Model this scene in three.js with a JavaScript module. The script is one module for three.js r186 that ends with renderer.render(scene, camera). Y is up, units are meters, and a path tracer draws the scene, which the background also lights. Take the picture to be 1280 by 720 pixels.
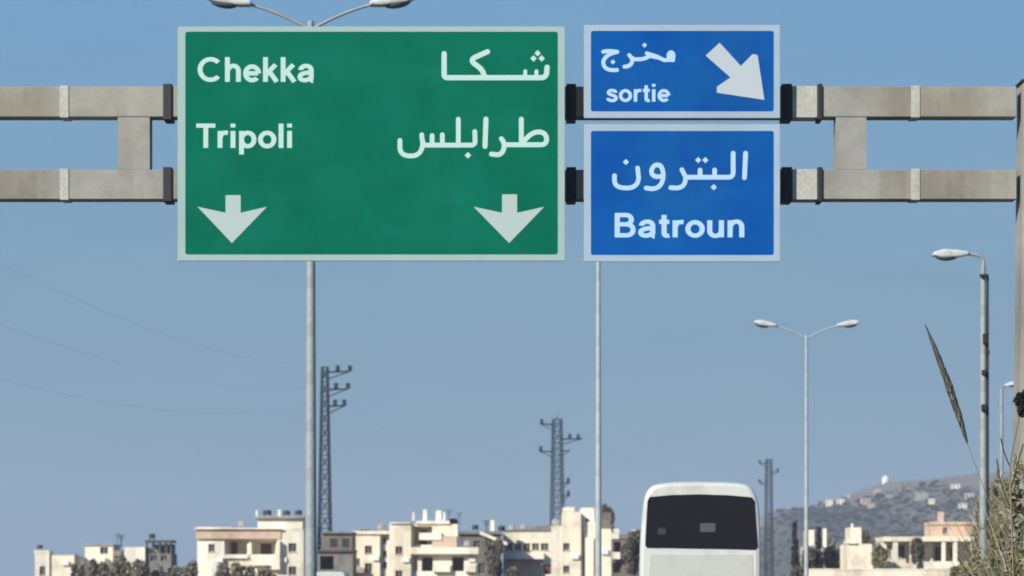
import * as THREE from 'three';
import { mergeGeometries } from 'three/addons/utils/BufferGeometryUtils.js';
import { RoundedBoxGeometry } from 'three/addons/geometries/RoundedBoxGeometry.js';

// ------------------------------------------------------------------ camera, sky, sun, exposure
const scene = new THREE.Scene();
const F = 3800, CX = 640, HY = 730, EYE = 1.6;           // focal length, principal point and eye height of the photograph
const camera = new THREE.PerspectiveCamera(2 * Math.atan(HY / F) * 180 / Math.PI, 1280 / (2 * HY), 0.5, 12000);
camera.setViewOffset(1280, 2 * HY, 0, 0, 1280, 720);     // a cropped telephoto frame: the horizon lies just under its lower edge
camera.position.set(0, EYE, 0);
camera.lookAt(0, EYE, -100);
camera.focus = 25; camera.userData.fStop = 3.9;
const renderer = new THREE.WebGLRenderer({ antialias: true });
renderer.setSize(1024, 576);
renderer.toneMapping = THREE.LinearToneMapping;
renderer.toneMappingExposure = 1.13;
renderer.shadowMap.enabled = true;
const SUN = new THREE.Vector3(-0.68, 0.56, 0.47).normalize();
{
  const W = 2048, H = 1024, data = new Float32Array(W * H * 4), v = new THREE.Vector3();
  const hash = (a, b) => { let t = Math.imul(a | 0, 374761393) + Math.imul(b | 0, 668265263); t = Math.imul(t ^ (t >>> 13), 1274126177); return ((t ^ (t >>> 16)) >>> 0) / 4294967296; };
  const val = (x, y) => { const a = Math.floor(x), b = Math.floor(y), q = (t) => t * t * (3 - 2 * t), f = q(x - a), g = q(y - b); return (hash(a, b) * (1 - f) + hash(a + 1, b) * f) * (1 - g) + (hash(a, b + 1) * (1 - f) + hash(a + 1, b + 1) * f) * g; };
  const wisps = (d) => { const k = 7 / (0.35 + Math.abs(d.y)), x = d.x * k + 40, z = d.z * k + d.y * 26 + 70; return 0.5 * val(x, z) + 0.3 * val(x * 2.3, z * 2.9) + 0.2 * val(x * 5.1, z * 7.3) - 0.5; };   // uneven thin haze in the air
  const stops = [[-1, [0.23, 0.32, 0.40]], [0, [0.222, 0.340, 0.440]], [0.05, [0.216, 0.353, 0.470]], [0.11, [0.204, 0.360, 0.508]], [0.19, [0.172, 0.357, 0.580]], [0.4, [0.10, 0.25, 0.54]], [1, [0.06, 0.17, 0.42]]];
  for (let j = 0; j < H; j++) for (let i = 0; i < W; i++) {
    const el = ((j + 0.5) / H - 0.5) * Math.PI, az = ((i + 0.5) / W - 0.5) * 2 * Math.PI;
    v.set(Math.cos(el) * Math.cos(az), Math.sin(el), Math.cos(el) * Math.sin(az));
    const y = v.y; let k = 0; while (k < stops.length - 2 && y > stops[k + 1][0]) k++;
    const t = THREE.MathUtils.clamp((y - stops[k][0]) / (stops[k + 1][0] - stops[k][0]), 0, 1);
    const thin = wisps(v); const glow = Math.pow(Math.max(0, v.dot(SUN)), 6) * 0.35;
    for (let c = 0; c < 3; c++) data[(j * W + i) * 4 + c] = (stops[k][1][c] * (1 - t) + stops[k + 1][1][c] * t) / 1.13 * (1 + thin * [0.13, 0.07, 0.03][c]) + glow * [1, 0.95, 0.85][c];
    data[(j * W + i) * 4 + 3] = 1;
  }
  const sky = new THREE.DataTexture(data, W, H, THREE.RGBAFormat, THREE.FloatType);
  sky.mapping = THREE.EquirectangularReflectionMapping; sky.magFilter = THREE.LinearFilter; sky.minFilter = THREE.LinearFilter; sky.needsUpdate = true;
  scene.background = sky; scene.environment = sky;
}
const sun = new THREE.DirectionalLight(new THREE.Color(1, 0.955, 0.85), 5.0);
sun.position.copy(SUN).multiplyScalar(600); sun.target.position.set(0, 0, -200); scene.add(sun, sun.target);
sun.castShadow = true; sun.shadow.radius = 1; sun.shadow.mapSize.set(4096, 4096);
Object.assign(sun.shadow.camera, { left: -260, right: 260, top: 260, bottom: -260, near: 1, far: 1500 });
scene.fog = new THREE.FogExp2(new THREE.Color(0.76, 0.84, 1.0), 1.7e-4);

// ------------------------------------------------------------------ helpers
function rngOf(seed) { let s = seed >>> 0; return () => { s = (s + 0x6D2B79F5) >>> 0; let t = s; t = Math.imul(t ^ (t >>> 15), t | 1); t ^= t + Math.imul(t ^ (t >>> 7), t | 61); return ((t ^ (t >>> 14)) >>> 0) / 4294967296; }; }
const R0 = rngOf(11);
const smooth = (a, b, x) => { const t = THREE.MathUtils.clamp((x - a) / (b - a), 0, 1); return t * t * (3 - 2 * t); };
const X = (px, d) => (px - CX) / F * d;                  // metres to the right of the lens axis
const Y = (py, d) => EYE + (HY - py) / F * d;            // metres above the road
const used = {};
function numbered(n) { const k = used[n] ?? 0; used[n] = k + 1; return k ? n + '_' + String(k).padStart(3, '0') : n; }
function tag(o, label, category, group) { o.userData.label = label; o.userData.category = category; if (group) o.userData.group = group; return o; }
function thing(name, label, category, [x, y, z] = [0, 0, 0], turn = 0, group) {
  const o = new THREE.Group(); o.name = numbered(name); o.position.set(x, y, z); o.rotation.y = turn; scene.add(o);
  return tag(o, label, category, group);
}
function muv(g) {                                          // uv in metres from position and face direction
  g = g.index ? g.toNonIndexed() : g;
  if (!g.attributes.normal) g.computeVertexNormals();
  const p = g.attributes.position, n = g.attributes.normal, uv = new Float32Array(p.count * 2);
  for (let i = 0; i < p.count; i++) {
    const ax = Math.abs(n.getX(i)), ay = Math.abs(n.getY(i)), az = Math.abs(n.getZ(i));
    const [a, b] = az >= ax && az >= ay ? [p.getX(i), p.getY(i)] : ax >= ay ? [p.getZ(i), p.getY(i)] : [p.getX(i), p.getZ(i)];
    uv[2 * i] = a; uv[2 * i + 1] = b;
  }
  g.setAttribute('uv', new THREE.BufferAttribute(uv, 2));
  return g;
}
function join(list) {
  const l = list.map((g) => { g = g.index ? g.toNonIndexed() : g; for (const k of Object.keys(g.attributes)) if (!['position', 'normal', 'uv', 'color'].includes(k)) g.deleteAttribute(k); return g; });
  return l.length === 1 ? l[0] : mergeGeometries(l);
}
function part(name, geos, mat, parent) {
  const list = [].concat(geos);
  const m = new THREE.Mesh(list.length > 1 ? join(list) : list[0], mat);
  m.name = parent === scene ? numbered(name) : name; m.castShadow = m.receiveShadow = true; parent.add(m); return m;
}
function struct(name, geos, mat) { const m = part(name, geos, mat, scene); m.userData.kind = 'structure'; return m; }
const bx = (x0, x1, y0, y1, z0, z1) => muv(new THREE.BoxGeometry(Math.abs(x1 - x0), Math.abs(y1 - y0), Math.abs(z1 - z0)).translate((x0 + x1) / 2, (y0 + y1) / 2, (z0 + z1) / 2));
const rb = (x0, x1, y0, y1, z0, z1, r = 0.02) => muv(new RoundedBoxGeometry(Math.abs(x1 - x0), Math.abs(y1 - y0), Math.abs(z1 - z0), 2, r).translate((x0 + x1) / 2, (y0 + y1) / 2, (z0 + z1) / 2));
function bar(a, b, r, r2 = r, seg = 6) {                    // a straight round bar
  const A = new THREE.Vector3(...a), B = new THREE.Vector3(...b), L = A.distanceTo(B);
  const g = new THREE.CylinderGeometry(r2, r, L, seg);
  g.applyQuaternion(new THREE.Quaternion().setFromUnitVectors(new THREE.Vector3(0, 1, 0), B.clone().sub(A).normalize()));
  return muv(g.translate((A.x + B.x) / 2, (A.y + B.y) / 2, (A.z + B.z) / 2));
}
function tube(pts, r, seg = 24, rs = 6) { return new THREE.TubeGeometry(new THREE.CatmullRomCurve3(pts.map((p) => new THREE.Vector3(...p))), seg, r, rs).toNonIndexed(); }
function poly(pts, holes = []) {
  const s = new THREE.Shape(pts.map((p) => new THREE.Vector2(...p)));
  for (const h of holes) s.holes.push(new THREE.Path(h.map((p) => new THREE.Vector2(...p))));
  return s;
}
const rect = (x0, x1, y0, y1) => [[x0, y0], [x1, y0], [x1, y1], [x0, y1]];
function extr(shape, z0, z1, bevel = 0) {
  const g = new THREE.ExtrudeGeometry(shape, { depth: z1 - z0 - 2 * bevel, bevelEnabled: bevel > 0, bevelSize: bevel, bevelThickness: bevel, bevelSegments: 2, bevelOffset: -bevel, curveSegments: 10 });
  return muv(g.translate(0, 0, z0 + bevel));
}

// ------------------------------------------------------------------ procedural textures
function lattice(n, seed) { const r = rngOf(seed), a = new Float32Array(n * n); for (let i = 0; i < n * n; i++) a[i] = r(); return a; }
function fbm(size, seed, base = 4, oct = 6, gain = 0.55) {   // tiling fractal noise, 0..1
  const out = new Float32Array(size * size); let amp = 1, sum = 0;
  for (let o = 0; o < oct; o++) {
    const n = base << o; if (n > size) break; const L = lattice(n, seed + o * 17);
    for (let y = 0; y < size; y++) for (let x = 0; x < size; x++) {
      const fx = x / size * n, fy = y / size * n, ix = fx | 0, iy = fy | 0; let tx = fx - ix, ty = fy - iy; tx = tx * tx * (3 - 2 * tx); ty = ty * ty * (3 - 2 * ty);
      const a = L[(iy % n) * n + ix % n], b = L[(iy % n) * n + (ix + 1) % n], c = L[((iy + 1) % n) * n + ix % n], d = L[((iy + 1) % n) * n + (ix + 1) % n];
      out[y * size + x] += amp * ((a * (1 - tx) + b * tx) * (1 - ty) + (c * (1 - tx) + d * tx) * ty);
    }
    sum += amp; amp *= gain;
  }
  for (let i = 0; i < out.length; i++) out[i] /= sum;
  return out;
}
function tex(size, fn, metres, srgb = true) {
  const data = new Uint8Array(size * size * 4);
  for (let i = 0; i < size * size; i++) { const c = fn(i, i % size, (i / size) | 0); for (let k = 0; k < 3; k++) data[4 * i + k] = Math.max(0, Math.min(255, c[k] * 255)); data[4 * i + 3] = 255; }
  const t = new THREE.DataTexture(data, size, size); t.wrapS = t.wrapT = THREE.RepeatWrapping; t.magFilter = THREE.LinearFilter; t.minFilter = THREE.LinearMipmapLinearFilter; t.generateMipmaps = true;
  t.repeat.set(1 / metres, 1 / metres); if (srgb) t.colorSpace = THREE.SRGBColorSpace; t.needsUpdate = true; return t;
}
const nA = fbm(512, 5, 4, 7), nB = fbm(512, 91, 3, 7, 0.6), nC = fbm(512, 301, 32, 4, 0.7);
const st = (x, a, b) => Math.max(0, Math.min(1, (x - a) / (b - a)));
const plasterTex = tex(512, (i, x, y) => { const streak = nB[((y >> 3) % 512) * 512 + x]; const k = 1.0 - 0.13 * st(nA[i], 0.52, 0.72) - 0.10 * st(streak, 0.55, 0.7) - 0.05 * nC[i]; return [k, k * 0.985, k * 0.96]; }, 9);
const concreteTex = tex(512, (i, x, y) => { const k = 0.80 + 0.34 * (nA[i] - 0.5) + 0.10 * (nC[i] - 0.5), w = (nB[i] - 0.5) * 0.22; return [k + w * 0.5, k, k - w * 0.55]; }, 3.2);
const beamTex = tex(512, (i, x, y) => { const sx = nB[((y >> 4) % 512) * 512 + x], k = 0.82 + 0.30 * (nA[i] - 0.5) + 0.10 * (nC[i] - 0.5) - 0.12 * st(sx, 0.56, 0.72), w = (nB[i] - 0.5) * 0.12 + 0.03 * st(sx, 0.6, 0.72); return [k + w * 0.5, k, k - w * 0.6]; }, 4.1);
const concreteBump = tex(512, (i) => { const k = nC[i] * 0.6 + nA[i] * 0.4; return [k, k, k]; }, 1.6, false);
const galvTex = tex(512, (i) => { const k = 0.86 + 0.22 * (nC[i] - 0.5) + 0.2 * (nA[i] - 0.5); return [k * 0.99, k, k * 1.0]; }, 0.9);
const asphaltTex = tex(512, (i) => { const k = 0.8 + 0.5 * (nC[i] - 0.5) + 0.3 * (nA[i] - 0.5); return [k, k, k * 0.98]; }, 4);
const soilTex = tex(512, (i) => { const k = 0.62 + 0.7 * (nA[i] - 0.5) + 0.35 * (nC[i] - 0.5), g = st(nB[i], 0.5, 0.66); return [k * (1 - 0.32 * g), k * (0.93 - 0.16 * g), k * (0.8 - 0.3 * g)]; }, 26);
const dirtTex = tex(512, (i, x, y) => { const k = 0.96 - 0.10 * st(nA[i], 0.5, 0.75) - 0.05 * (nC[i] - 0.4); return [k, k, k * 0.985]; }, 2.4);

const mat = (color, rough = 0.85, o = {}) => new THREE.MeshStandardMaterial({ color: Array.isArray(color) ? new THREE.Color().setRGB(...color) : new THREE.Color(color), roughness: rough, ...o });
const M = {
  cream: mat([0.87, 0.79, 0.65], 0.92, { map: plasterTex, bumpMap: concreteBump, bumpScale: 0.006 }),
  white: mat([0.89, 0.84, 0.74], 0.92, { map: plasterTex, bumpMap: concreteBump, bumpScale: 0.006 }),
  pink: mat([0.60, 0.46, 0.38], 0.92, { map: plasterTex, bumpMap: concreteBump, bumpScale: 0.006 }),
  peach: mat([0.64, 0.47, 0.36], 0.92, { map: plasterTex }),
  grey: mat([0.33, 0.305, 0.275], 0.95, { map: concreteTex, bumpMap: concreteBump, bumpScale: 0.008 }),
  darkgrey: mat([0.15, 0.14, 0.13], 0.95, { map: concreteTex }),
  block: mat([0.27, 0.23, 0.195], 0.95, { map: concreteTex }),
  slab: mat([0.52, 0.49, 0.44], 0.95, { map: concreteTex }),
  shutter: mat([0.10, 0.07, 0.05], 0.7),
  redshutter: mat([0.16, 0.035, 0.03], 0.7),
  glass: mat([0.045, 0.04, 0.036], 0.3, { metalness: 0 }),
  frame: mat([0.35, 0.33, 0.30], 0.6),
  tank: mat([0.03, 0.03, 0.035], 0.6),
  tankwhite: mat([0.75, 0.75, 0.73], 0.5),
  beam: mat([0.445, 0.425, 0.37], 0.8, { map: beamTex, bumpMap: concreteBump, bumpScale: 0.003 }),
  collar: mat([0.58, 0.56, 0.50], 0.7, { map: galvTex }),
  clamp: mat([0.012, 0.013, 0.016], 0.6),
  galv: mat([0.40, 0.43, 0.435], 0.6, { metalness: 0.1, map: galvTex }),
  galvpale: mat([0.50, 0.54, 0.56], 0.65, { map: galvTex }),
  lampwhite: mat([0.74, 0.75, 0.75], 0.45, { map: galvTex }),
  lens: mat([0.10, 0.11, 0.12], 0.25),
  alu: mat([0.55, 0.56, 0.56], 0.5, { metalness: 0.5 }),
  lattice: mat([0.022, 0.03, 0.042], 0.7, { metalness: 0.2 }),
  insul: mat([0.03, 0.035, 0.04], 0.4),
  cable: mat([0.06, 0.065, 0.07], 0.6),
  asphalt: mat([0.055, 0.055, 0.055], 0.95, { map: asphaltTex, bumpMap: concreteBump, bumpScale: 0.01 }),
  paint: mat([0.72, 0.72, 0.68], 0.8, { map: dirtTex }),
  kerb: mat([0.42, 0.41, 0.38], 0.9, { map: concreteTex }),
  soil: mat([0.36, 0.30, 0.235], 1, { map: soilTex }),
  bus: new THREE.MeshPhysicalMaterial({ color: new THREE.Color(0.61, 0.62, 0.59), roughness: 0.4, clearcoat: 0.5, clearcoatRoughness: 0.25, map: dirtTex }),
  busgrey: new THREE.MeshPhysicalMaterial({ color: new THREE.Color(0.50, 0.515, 0.485), roughness: 0.45, clearcoat: 0.4, clearcoatRoughness: 0.3, map: dirtTex }),
  busglass: new THREE.MeshPhysicalMaterial({ color: new THREE.Color(0.012, 0.011, 0.016), roughness: 0.3, specularIntensity: 0.45 }),
  rubber: mat([0.015, 0.015, 0.015], 0.9),
  seal: mat([0.012, 0.012, 0.013], 0.7),
  red: mat([0.35, 0.02, 0.015], 0.3),
  amber: mat([0.6, 0.22, 0.02], 0.3),
  bark: mat([0.10, 0.075, 0.055], 1),
};

// ------------------------------------------------------------------ ground
const MED = (d) => -8.98 + 0.002 * d + 0.001575 * d * d;           // the median of the curving dual carriageway
const base = (d) => -1.25 * smooth(62, 125, d) + 0.9 * smooth(170, 320, d) - 6 * smooth(600, 2200, d);
const gauss = (x, s) => Math.exp(-x * x / (2 * s * s));
function ground(x, d) {
  let h = base(d);
  const off = x - MED(Math.max(0, Math.min(d, 140)));
  h += 2.4 * gauss(x - X(1330, 84), 3.4) * gauss(d - 86, 16) * smooth(11, 14, off + (d > 70 ? 2.2 : 0));
  h += Math.max(4.0 * gauss(x - X(172, 330), 6.5), 3.1 * gauss(x - X(232, 330), 5), 2.7 * gauss(x - X(305, 335), 4.2)) * gauss(d - 335, 12) * (0.93 + 0.14 * Math.sin(x * 1.9 + 1) * Math.sin(x * 0.83));
  h += 0.9 * gauss(x - X(1070, 330), 16) * gauss(d - 345, 25);
  h += (Math.sin(x * 0.31 + d * 0.17) * 0.08 + Math.sin(x * 0.083 - d * 0.061) * 0.16) * smooth(14, 30, Math.abs(off)) ;
  return h;
}
function sheet(xs, ds, h, lift = 0) {
  const pos = [], uv = [], idx = [], n = xs.length;
  ds.forEach((d, j) => xs.forEach((x, i) => {
    pos.push(x, h(x, d) + lift, -d); uv.push(x, d);
    if (i && j) { const a = j * n + i; idx.push(a - n - 1, a - n, a, a - n - 1, a, a - 1); }
  }));
  const g = new THREE.BufferGeometry();
  g.setAttribute('position', new THREE.Float32BufferAttribute(pos, 3)); g.setAttribute('uv', new THREE.Float32BufferAttribute(uv, 2)); g.setIndex(idx); g.computeVertexNormals();
  return g;
}
{
  const xs = [], ds = [];
  for (let i = -110; i <= 110; i++) { const t = i / 110; xs.push(Math.sign(t) * (Math.abs(t) * 60 + 2400 * Math.pow(Math.abs(t), 5))); }
  for (let j = 0; j <= 190; j++) { const t = j / 190; ds.push(-120 + t * 560 + 3400 * Math.pow(t, 6)); }
  struct('ground', sheet(xs, ds, (x, d) => ground(x, d) - 0.06), M.soil);
}
function ribbon(o0, o1, d0, d1, lift, step = 3) {                  // a strip that follows the road, o metres from the median
  const pos = [], uv = [], idx = []; let k = 0;
  for (let d = d0; d <= d1 + 1e-6; d += step, k++) {
    const a = typeof o0 === 'function' ? o0(d) : o0, b = typeof o1 === 'function' ? o1(d) : o1;
    for (const o of [a, b]) { pos.push(MED(Math.max(0, d)) + o, base(d) + lift, -d); uv.push(o, d); }
    if (k) { const i = 2 * k; idx.push(i - 2, i - 1, i + 1, i - 2, i + 1, i); }
  }
  const g = new THREE.BufferGeometry(); g.setAttribute('position', new THREE.Float32BufferAttribute(pos, 3)); g.setAttribute('uv', new THREE.Float32BufferAttribute(uv, 2)); g.setIndex(idx); g.computeVertexNormals(); return g.toNonIndexed();
}
{
  const outer = (d) => 12.4 - 3 * smooth(58, 84, d);
  struct('road', [ribbon(0.9, outer, -100, 139, 0.0), ribbon((d) => -outer(d), -0.9, -100, 139, 0.0)], M.asphalt);
  const marks = [];
  for (const s of [1, -1]) {
    for (const o of [4.7, 8.3]) for (let d = -96; d < 136; d += 12) marks.push(ribbon(s > 0 ? o - 0.06 : -o - 0.06, s > 0 ? o + 0.06 : -o + 0.06, d, d + 3, 0.006, 1.5));
    marks.push(s > 0 ? ribbon(1.15, 1.3, -100, 139, 0.006) : ribbon(-1.3, -1.15, -100, 139, 0.006));
  }
  struct('lane_marking', marks, M.paint);
  const k = [];
  for (let d = -100; d < 138; d += 3) {                            // the median kerb is a real step
    const p = [[MED(Math.max(0, d)), -d, base(d)], [MED(Math.max(0, d + 3)), -d - 3, base(d + 3)]];
    const L = Math.hypot(p[1][0] - p[0][0], 3) + 0.05, g = new THREE.BoxGeometry(1.8, 0.24, L);
    g.rotateY(Math.atan2(p[1][0] - p[0][0], -3) + Math.PI); g.translate((p[0][0] + p[1][0]) / 2, (p[0][2] + p[1][2]) / 2 + 0.02 + (Math.round(d / 3) % 2 ? 0.002 : 0), (p[0][1] + p[1][1]) / 2); k.push(muv(g));
  }
  struct('median_kerb', k, M.kerb);
}

// ------------------------------------------------------------------ far hill
const HD = 2500;
const hillProfile = [[900, 728], [940, 650], [970, 637], [1000, 637], [1020, 628], [1036, 625], [1052, 619], [1075, 611], [1092, 605], [1110, 601], [1140, 600], [1165, 597], [1190, 594], [1215, 592], [1260, 588], [1400, 575], [1700, 560], [2300, 600], [2900, 720]];
function hillTop(x) { const px = x / HD * F + CX; let k = 0; if (px <= 900) return 0; while (k < hillProfile.length - 2 && px > hillProfile[k + 1][0]) k++; const [a, b] = [hillProfile[k], hillProfile[k + 1]], t = THREE.MathUtils.clamp((px - a[0]) / (b[0] - a[0]), 0, 1); return Math.max(0, (HY - (a[1] + (b[1] - a[1]) * t)) / F * HD); }
const noiseAt = (n, x, y) => n[(((Math.floor(y) % 512) + 512) % 512) * 512 + ((Math.floor(x) % 512) + 512) % 512];
function hillH(x, d) {
  const rise = d < HD ? smooth(HD - 1150, HD, d) : 1 - smooth(HD, HD + 900, d);
  const n = (noiseAt(nA, x * 0.55, d * 0.3) - 0.5) * 9 * Math.sin(Math.PI * Math.min(1, rise)) ;
  return -7 + (hillTop(x) + 7) * Math.pow(rise, 0.9) + n;
}
{
  const xs = [], ds = [];
  for (let x = 120; x <= 1500; x += x < 620 ? 5 : 18) xs.push(x);
  for (let d = HD - 1150; d <= HD + 900; d += d < HD + 60 ? 11 : 60) ds.push(d);
  const g = sheet(xs, ds, hillH);
  const col = [], c = new THREE.Color();
  for (const d of ds) for (const x of xs) {
    const a = noiseAt(nB, x * 1.7, d * 0.5), b = noiseAt(nC, x, d);
    const t = st(a, 0.46, 0.6); c.setRGB(0.185 * (1 - t) + 0.06 * t, 0.16 * (1 - t) + 0.063 * t, 0.13 * (1 - t) + 0.045 * t).multiplyScalar(0.75 + 0.5 * b); col.push(c.r, c.g, c.b);
  }
  g.setAttribute('color', new THREE.Float32BufferAttribute(col, 3));
  struct('hills', g, mat([1, 1, 1], 1, { vertexColors: true }));
  // scrub and trees of the far slope: one mass nobody could count
  const blob = []; const r = rngOf(77);
  for (let k = 0; k < 26; k++) { const t = new THREE.PlaneGeometry(1.7, 1.4); t.rotateX(r() * 6); t.rotateY(r() * 6); const a = r() * 6.28, q = Math.sqrt(r()) * 2.2; t.translate(Math.cos(a) * q, 0.6 + r() * 3.4 * (1 - q / 4), Math.sin(a) * q); blob.push(t); }
  const N = 6500, im = new THREE.InstancedMesh(join(blob), mat([0.075, 0.08, 0.058], 1), N), m4 = new THREE.Matrix4();
  let n = 0;
  for (let k = 0; k < N * 6 && n < N; k++) {
    const x = 150 + r() * 640, d = HD - 1100 + r() * 1120; if (noiseAt(nB, x * 1.7, d * 0.5) < 0.47 + r() * 0.08) continue;
    const s = 0.25 + r() * r() * 0.9; m4.makeScale(s * 1.25, s, s * 1.25).setPosition(x, hillH(x, d) - 0.4, -d); im.setMatrixAt(n, m4); const v = 0.6 + r() * 0.9; im.setColorAt(n++, new THREE.Color(v, v, v * 0.95));
  }
  im.count = n; im.name = 'hillside_scrub'; im.userData = { kind: 'stuff', label: 'dark scrub and trees scattered over the far hillside', category: 'scrub' }; im.castShadow = true; scene.add(im);
}
function hillHouse(px, py, w, h, m, label, storeys = 1) {
  let best = HD - 40, err = 1e9;
  for (let d = HD - 1100; d <= HD; d += 10) { const e = Math.abs(Y(py + h, d) - hillH(X(px, d), d)); if (e < err) { err = e; best = d; } }
  const d = best - 6, s = 0.85 * d / F, W = w * s, H = h * s;
  const t = thing('hillside_house', label, 'house', [X(px, d), Y(py + h, d) - 2, -d], (R0() - 0.5) * 0.5, 'small houses on the far hillside');
  const D = W * 0.8, holes = [], panes = []; const nW = W > 8 ? 3 : 2;
  for (let k = 0; k < storeys; k++) for (let i = 0; i < nW; i++) { const cx = -W / 2 + W * (i + 0.5) / nW, y0 = 2 + H * (k + 0.3) / storeys, y1 = 2 + H * (k + 0.75) / storeys; holes.push(rect(cx - W * 0.07, cx + W * 0.07, y0, y1)); panes.push([cx - W * 0.08, cx + W * 0.08, y0 - 0.05, y1 + 0.05]); }
  part('wall', [extr(poly(rect(-W / 2, W / 2, 0, H + 2), holes), -0.3, 0), bx(-W / 2, W / 2, 0, H + 2, -D, -0.301)], m, t);
  part('roof', bx(-W / 2 - 0.3, W / 2 + 0.3, H + 2.002, H + 2.3, -D - 0.3, 0.3), M.slab, t);
  for (const p of panes) part('window', bx(p[0], p[1], p[2], p[3], -0.29, -0.2), M.glass, t);
}
hillHouse(1037, 623, 10, 9, M.white, 'left white house of the pair low on the ridge above the cypresses', 2);
hillHouse(1051, 622, 11, 9, M.white, 'right white house of the pair low on the ridge above the cypresses', 2);
hillHouse(1132, 602, 16, 7, M.grey, 'long greyish house just right of the dome on the ridge', 1);
hillHouse(1097, 610, 9, 7, M.pink, 'small pinkish house just below the ridge left of the dome', 1);
hillHouse(1083, 622, 13, 8, M.pink, 'wide pinkish house on the slope below the small pinkish one', 1);
hillHouse(1068, 628, 10, 7, M.grey, 'small grey house between the white pair and the wide pinkish house', 1);
hillHouse(1152, 614, 20, 10, M.slab, 'broad grey house in the middle of the hillside', 2);
hillHouse(1165, 622, 9, 8, M.cream, 'small cream house beside the broad grey house on the hillside', 1);
hillHouse(1195, 604, 12, 7, M.white, 'pale house high on the hill left of the roadside lamp', 1);
hillHouse(1212, 615, 13, 9, M.pink, 'pinkish house close left of the roadside lamp pole on the hill', 1);
for (const [px, py, w, h, m, label] of [
  [1060, 617, 8, 6, M.pink, 'little pinkish house right of the white pair, touching the ridge'],
  [1090, 628, 9, 6, M.pink, 'pinkish house in the lower middle of the slope under the ridge'],
  [1112, 617, 11, 7, M.slab, 'pale grey house straight below the dome'],
  [1204, 628, 11, 7, M.cream, 'cream house on the slope above the peach upper storey'],
]) hillHouse(px, py, w, h, m, label);
{ // the white domed building on the ridge
  const d = HD - 6, t = thing('domed_building', 'small white domed building standing alone on the ridge of the hill', 'domed building', [X(1107, d), Y(605, d), -d]);
  part('wall', muv(new THREE.CylinderGeometry(2.9, 3.1, 5, 20).translate(0, 1.5, 0)), M.white, t);
  part('dome', muv(new THREE.SphereGeometry(2.8, 20, 10, 0, 6.3, 0, 1.6).translate(0, 4, 0)), M.white, t);
  part('door', bx(-0.6, 0.6, -0.5, 2, 2.7, 3.05), M.glass, t);
}

// ------------------------------------------------------------------ buildings of the town
// b.box / b.face etc. take picture columns and rows of the photograph at the building's own distance and return metres
function building(name, label, d, pxc, turn = 0, category = 'building') {
  const gx = X(pxc, d), gy = base(d) - 0.2, s = d / F;
  const t = thing(name, label, category, [gx, gy, -d], turn);
  const u = (px) => (px - pxc) * s, v = (py) => (py === null ? 0 : EYE + (HY - py) * s - gy);
  return {
    t, s, u, v,
    // a wall with openings cut through its front leaf; the mass behind starts `deep` metres back
    wall(x0, x1, y0, y1, z0, depth, openings, m = M.cream, deep = 0.35, nm = 'wall') {
      const hs = openings.map((o) => rect(u(o[0]), u(o[1]), v(o[3]), v(o[2])));
      const geos = [extr(poly(rect(u(x0), u(x1), v(y1), v(y0)), hs), z0 - Math.min(deep, 0.35), z0)];
      if (deep > 0.36) geos.push(bx(u(x0), u(x0) + 0.3, v(y1), v(y0), z0 - deep, z0 - 0.351), bx(u(x1) - 0.3, u(x1), v(y1), v(y0), z0 - deep, z0 - 0.351), bx(u(x0) + 0.301, u(x1) - 0.301, v(y0) - 0.25, v(y0), z0 - deep, z0 - 0.351));
      geos.push(bx(u(x0), u(x1), v(y1), v(y0), z0 - depth, z0 - deep - 0.001));
      const w = part(nm, geos, m, t);
      openings.forEach((o) => {
        if (o[4] === 'open') return;
        const x = [u(o[0]), u(o[1]), v(o[3]), v(o[2])], k = part('window', [bx(x[0] - 0.02, x[1] + 0.02, x[3] - 0.07, x[3] + 0.02, z0 - 0.26, z0 - 0.2), bx(x[0] - 0.02, x[1] + 0.02, x[2] - 0.02, x[2] + 0.07, z0 - 0.26, z0 - 0.2), bx(x[0] - 0.02, x[0] + 0.06, x[2], x[3], z0 - 0.255, z0 - 0.205), bx(x[1] - 0.06, x[1] + 0.02, x[2], x[3], z0 - 0.255, z0 - 0.205), bx((x[0] + x[1]) / 2 - 0.03, (x[0] + x[1]) / 2 + 0.03, x[2], x[3], z0 - 0.252, z0 - 0.208)], o[4] === 'red' ? M.redshutter : M.frame, t);
        part('pane', bx(x[0] - 0.02, x[1] + 0.02, x[2] - 0.02, x[3] + 0.02, z0 - 0.30, z0 - 0.262), o[4] === 'red' ? M.redshutter : o[4] === 'shut' ? M.shutter : M.glass, k);
        part('sill', bx(x[0] - 0.08, x[1] + 0.08, x[2] - 0.09, x[2] - 0.025, z0 + 0.002, z0 + 0.09), M.slab, k);
      });
      return w;
    },
    box(nm, x0, x1, y0, y1, z0, z1, m = M.cream, parent = t) { return part(nm, rb(u(x0), u(x1), v(y1), v(y0), z0, z1, 0.025), m, parent); },
    rail(x0, x1, y0, y1, z) { const g = [bx(u(x0), u(x1), v(y0) - 0.05, v(y0), z, z + 0.05)]; for (let x = u(x0); x <= u(x1) - 0.02; x += 0.28) g.push(bx(x, x + 0.03, v(y1), v(y0) - 0.051, z + 0.01, z + 0.04)); const r = part('railing', g, M.darkgrey, t); return r; },
    antenna(px, y0, y1, z, r = 0.035) { return part('antenna', [bar([u(px), v(y1), z], [u(px), v(y0), z], r), bar([u(px) - 0.5, v(y0) - 0.15, z], [u(px) + 0.5, v(y0) - 0.15, z], r * 0.7), bar([u(px) - 0.35, v(y0) - 0.5, z], [u(px) + 0.35, v(y0) - 0.5, z], r * 0.7)], M.darkgrey, t); },
  };
}
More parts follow.
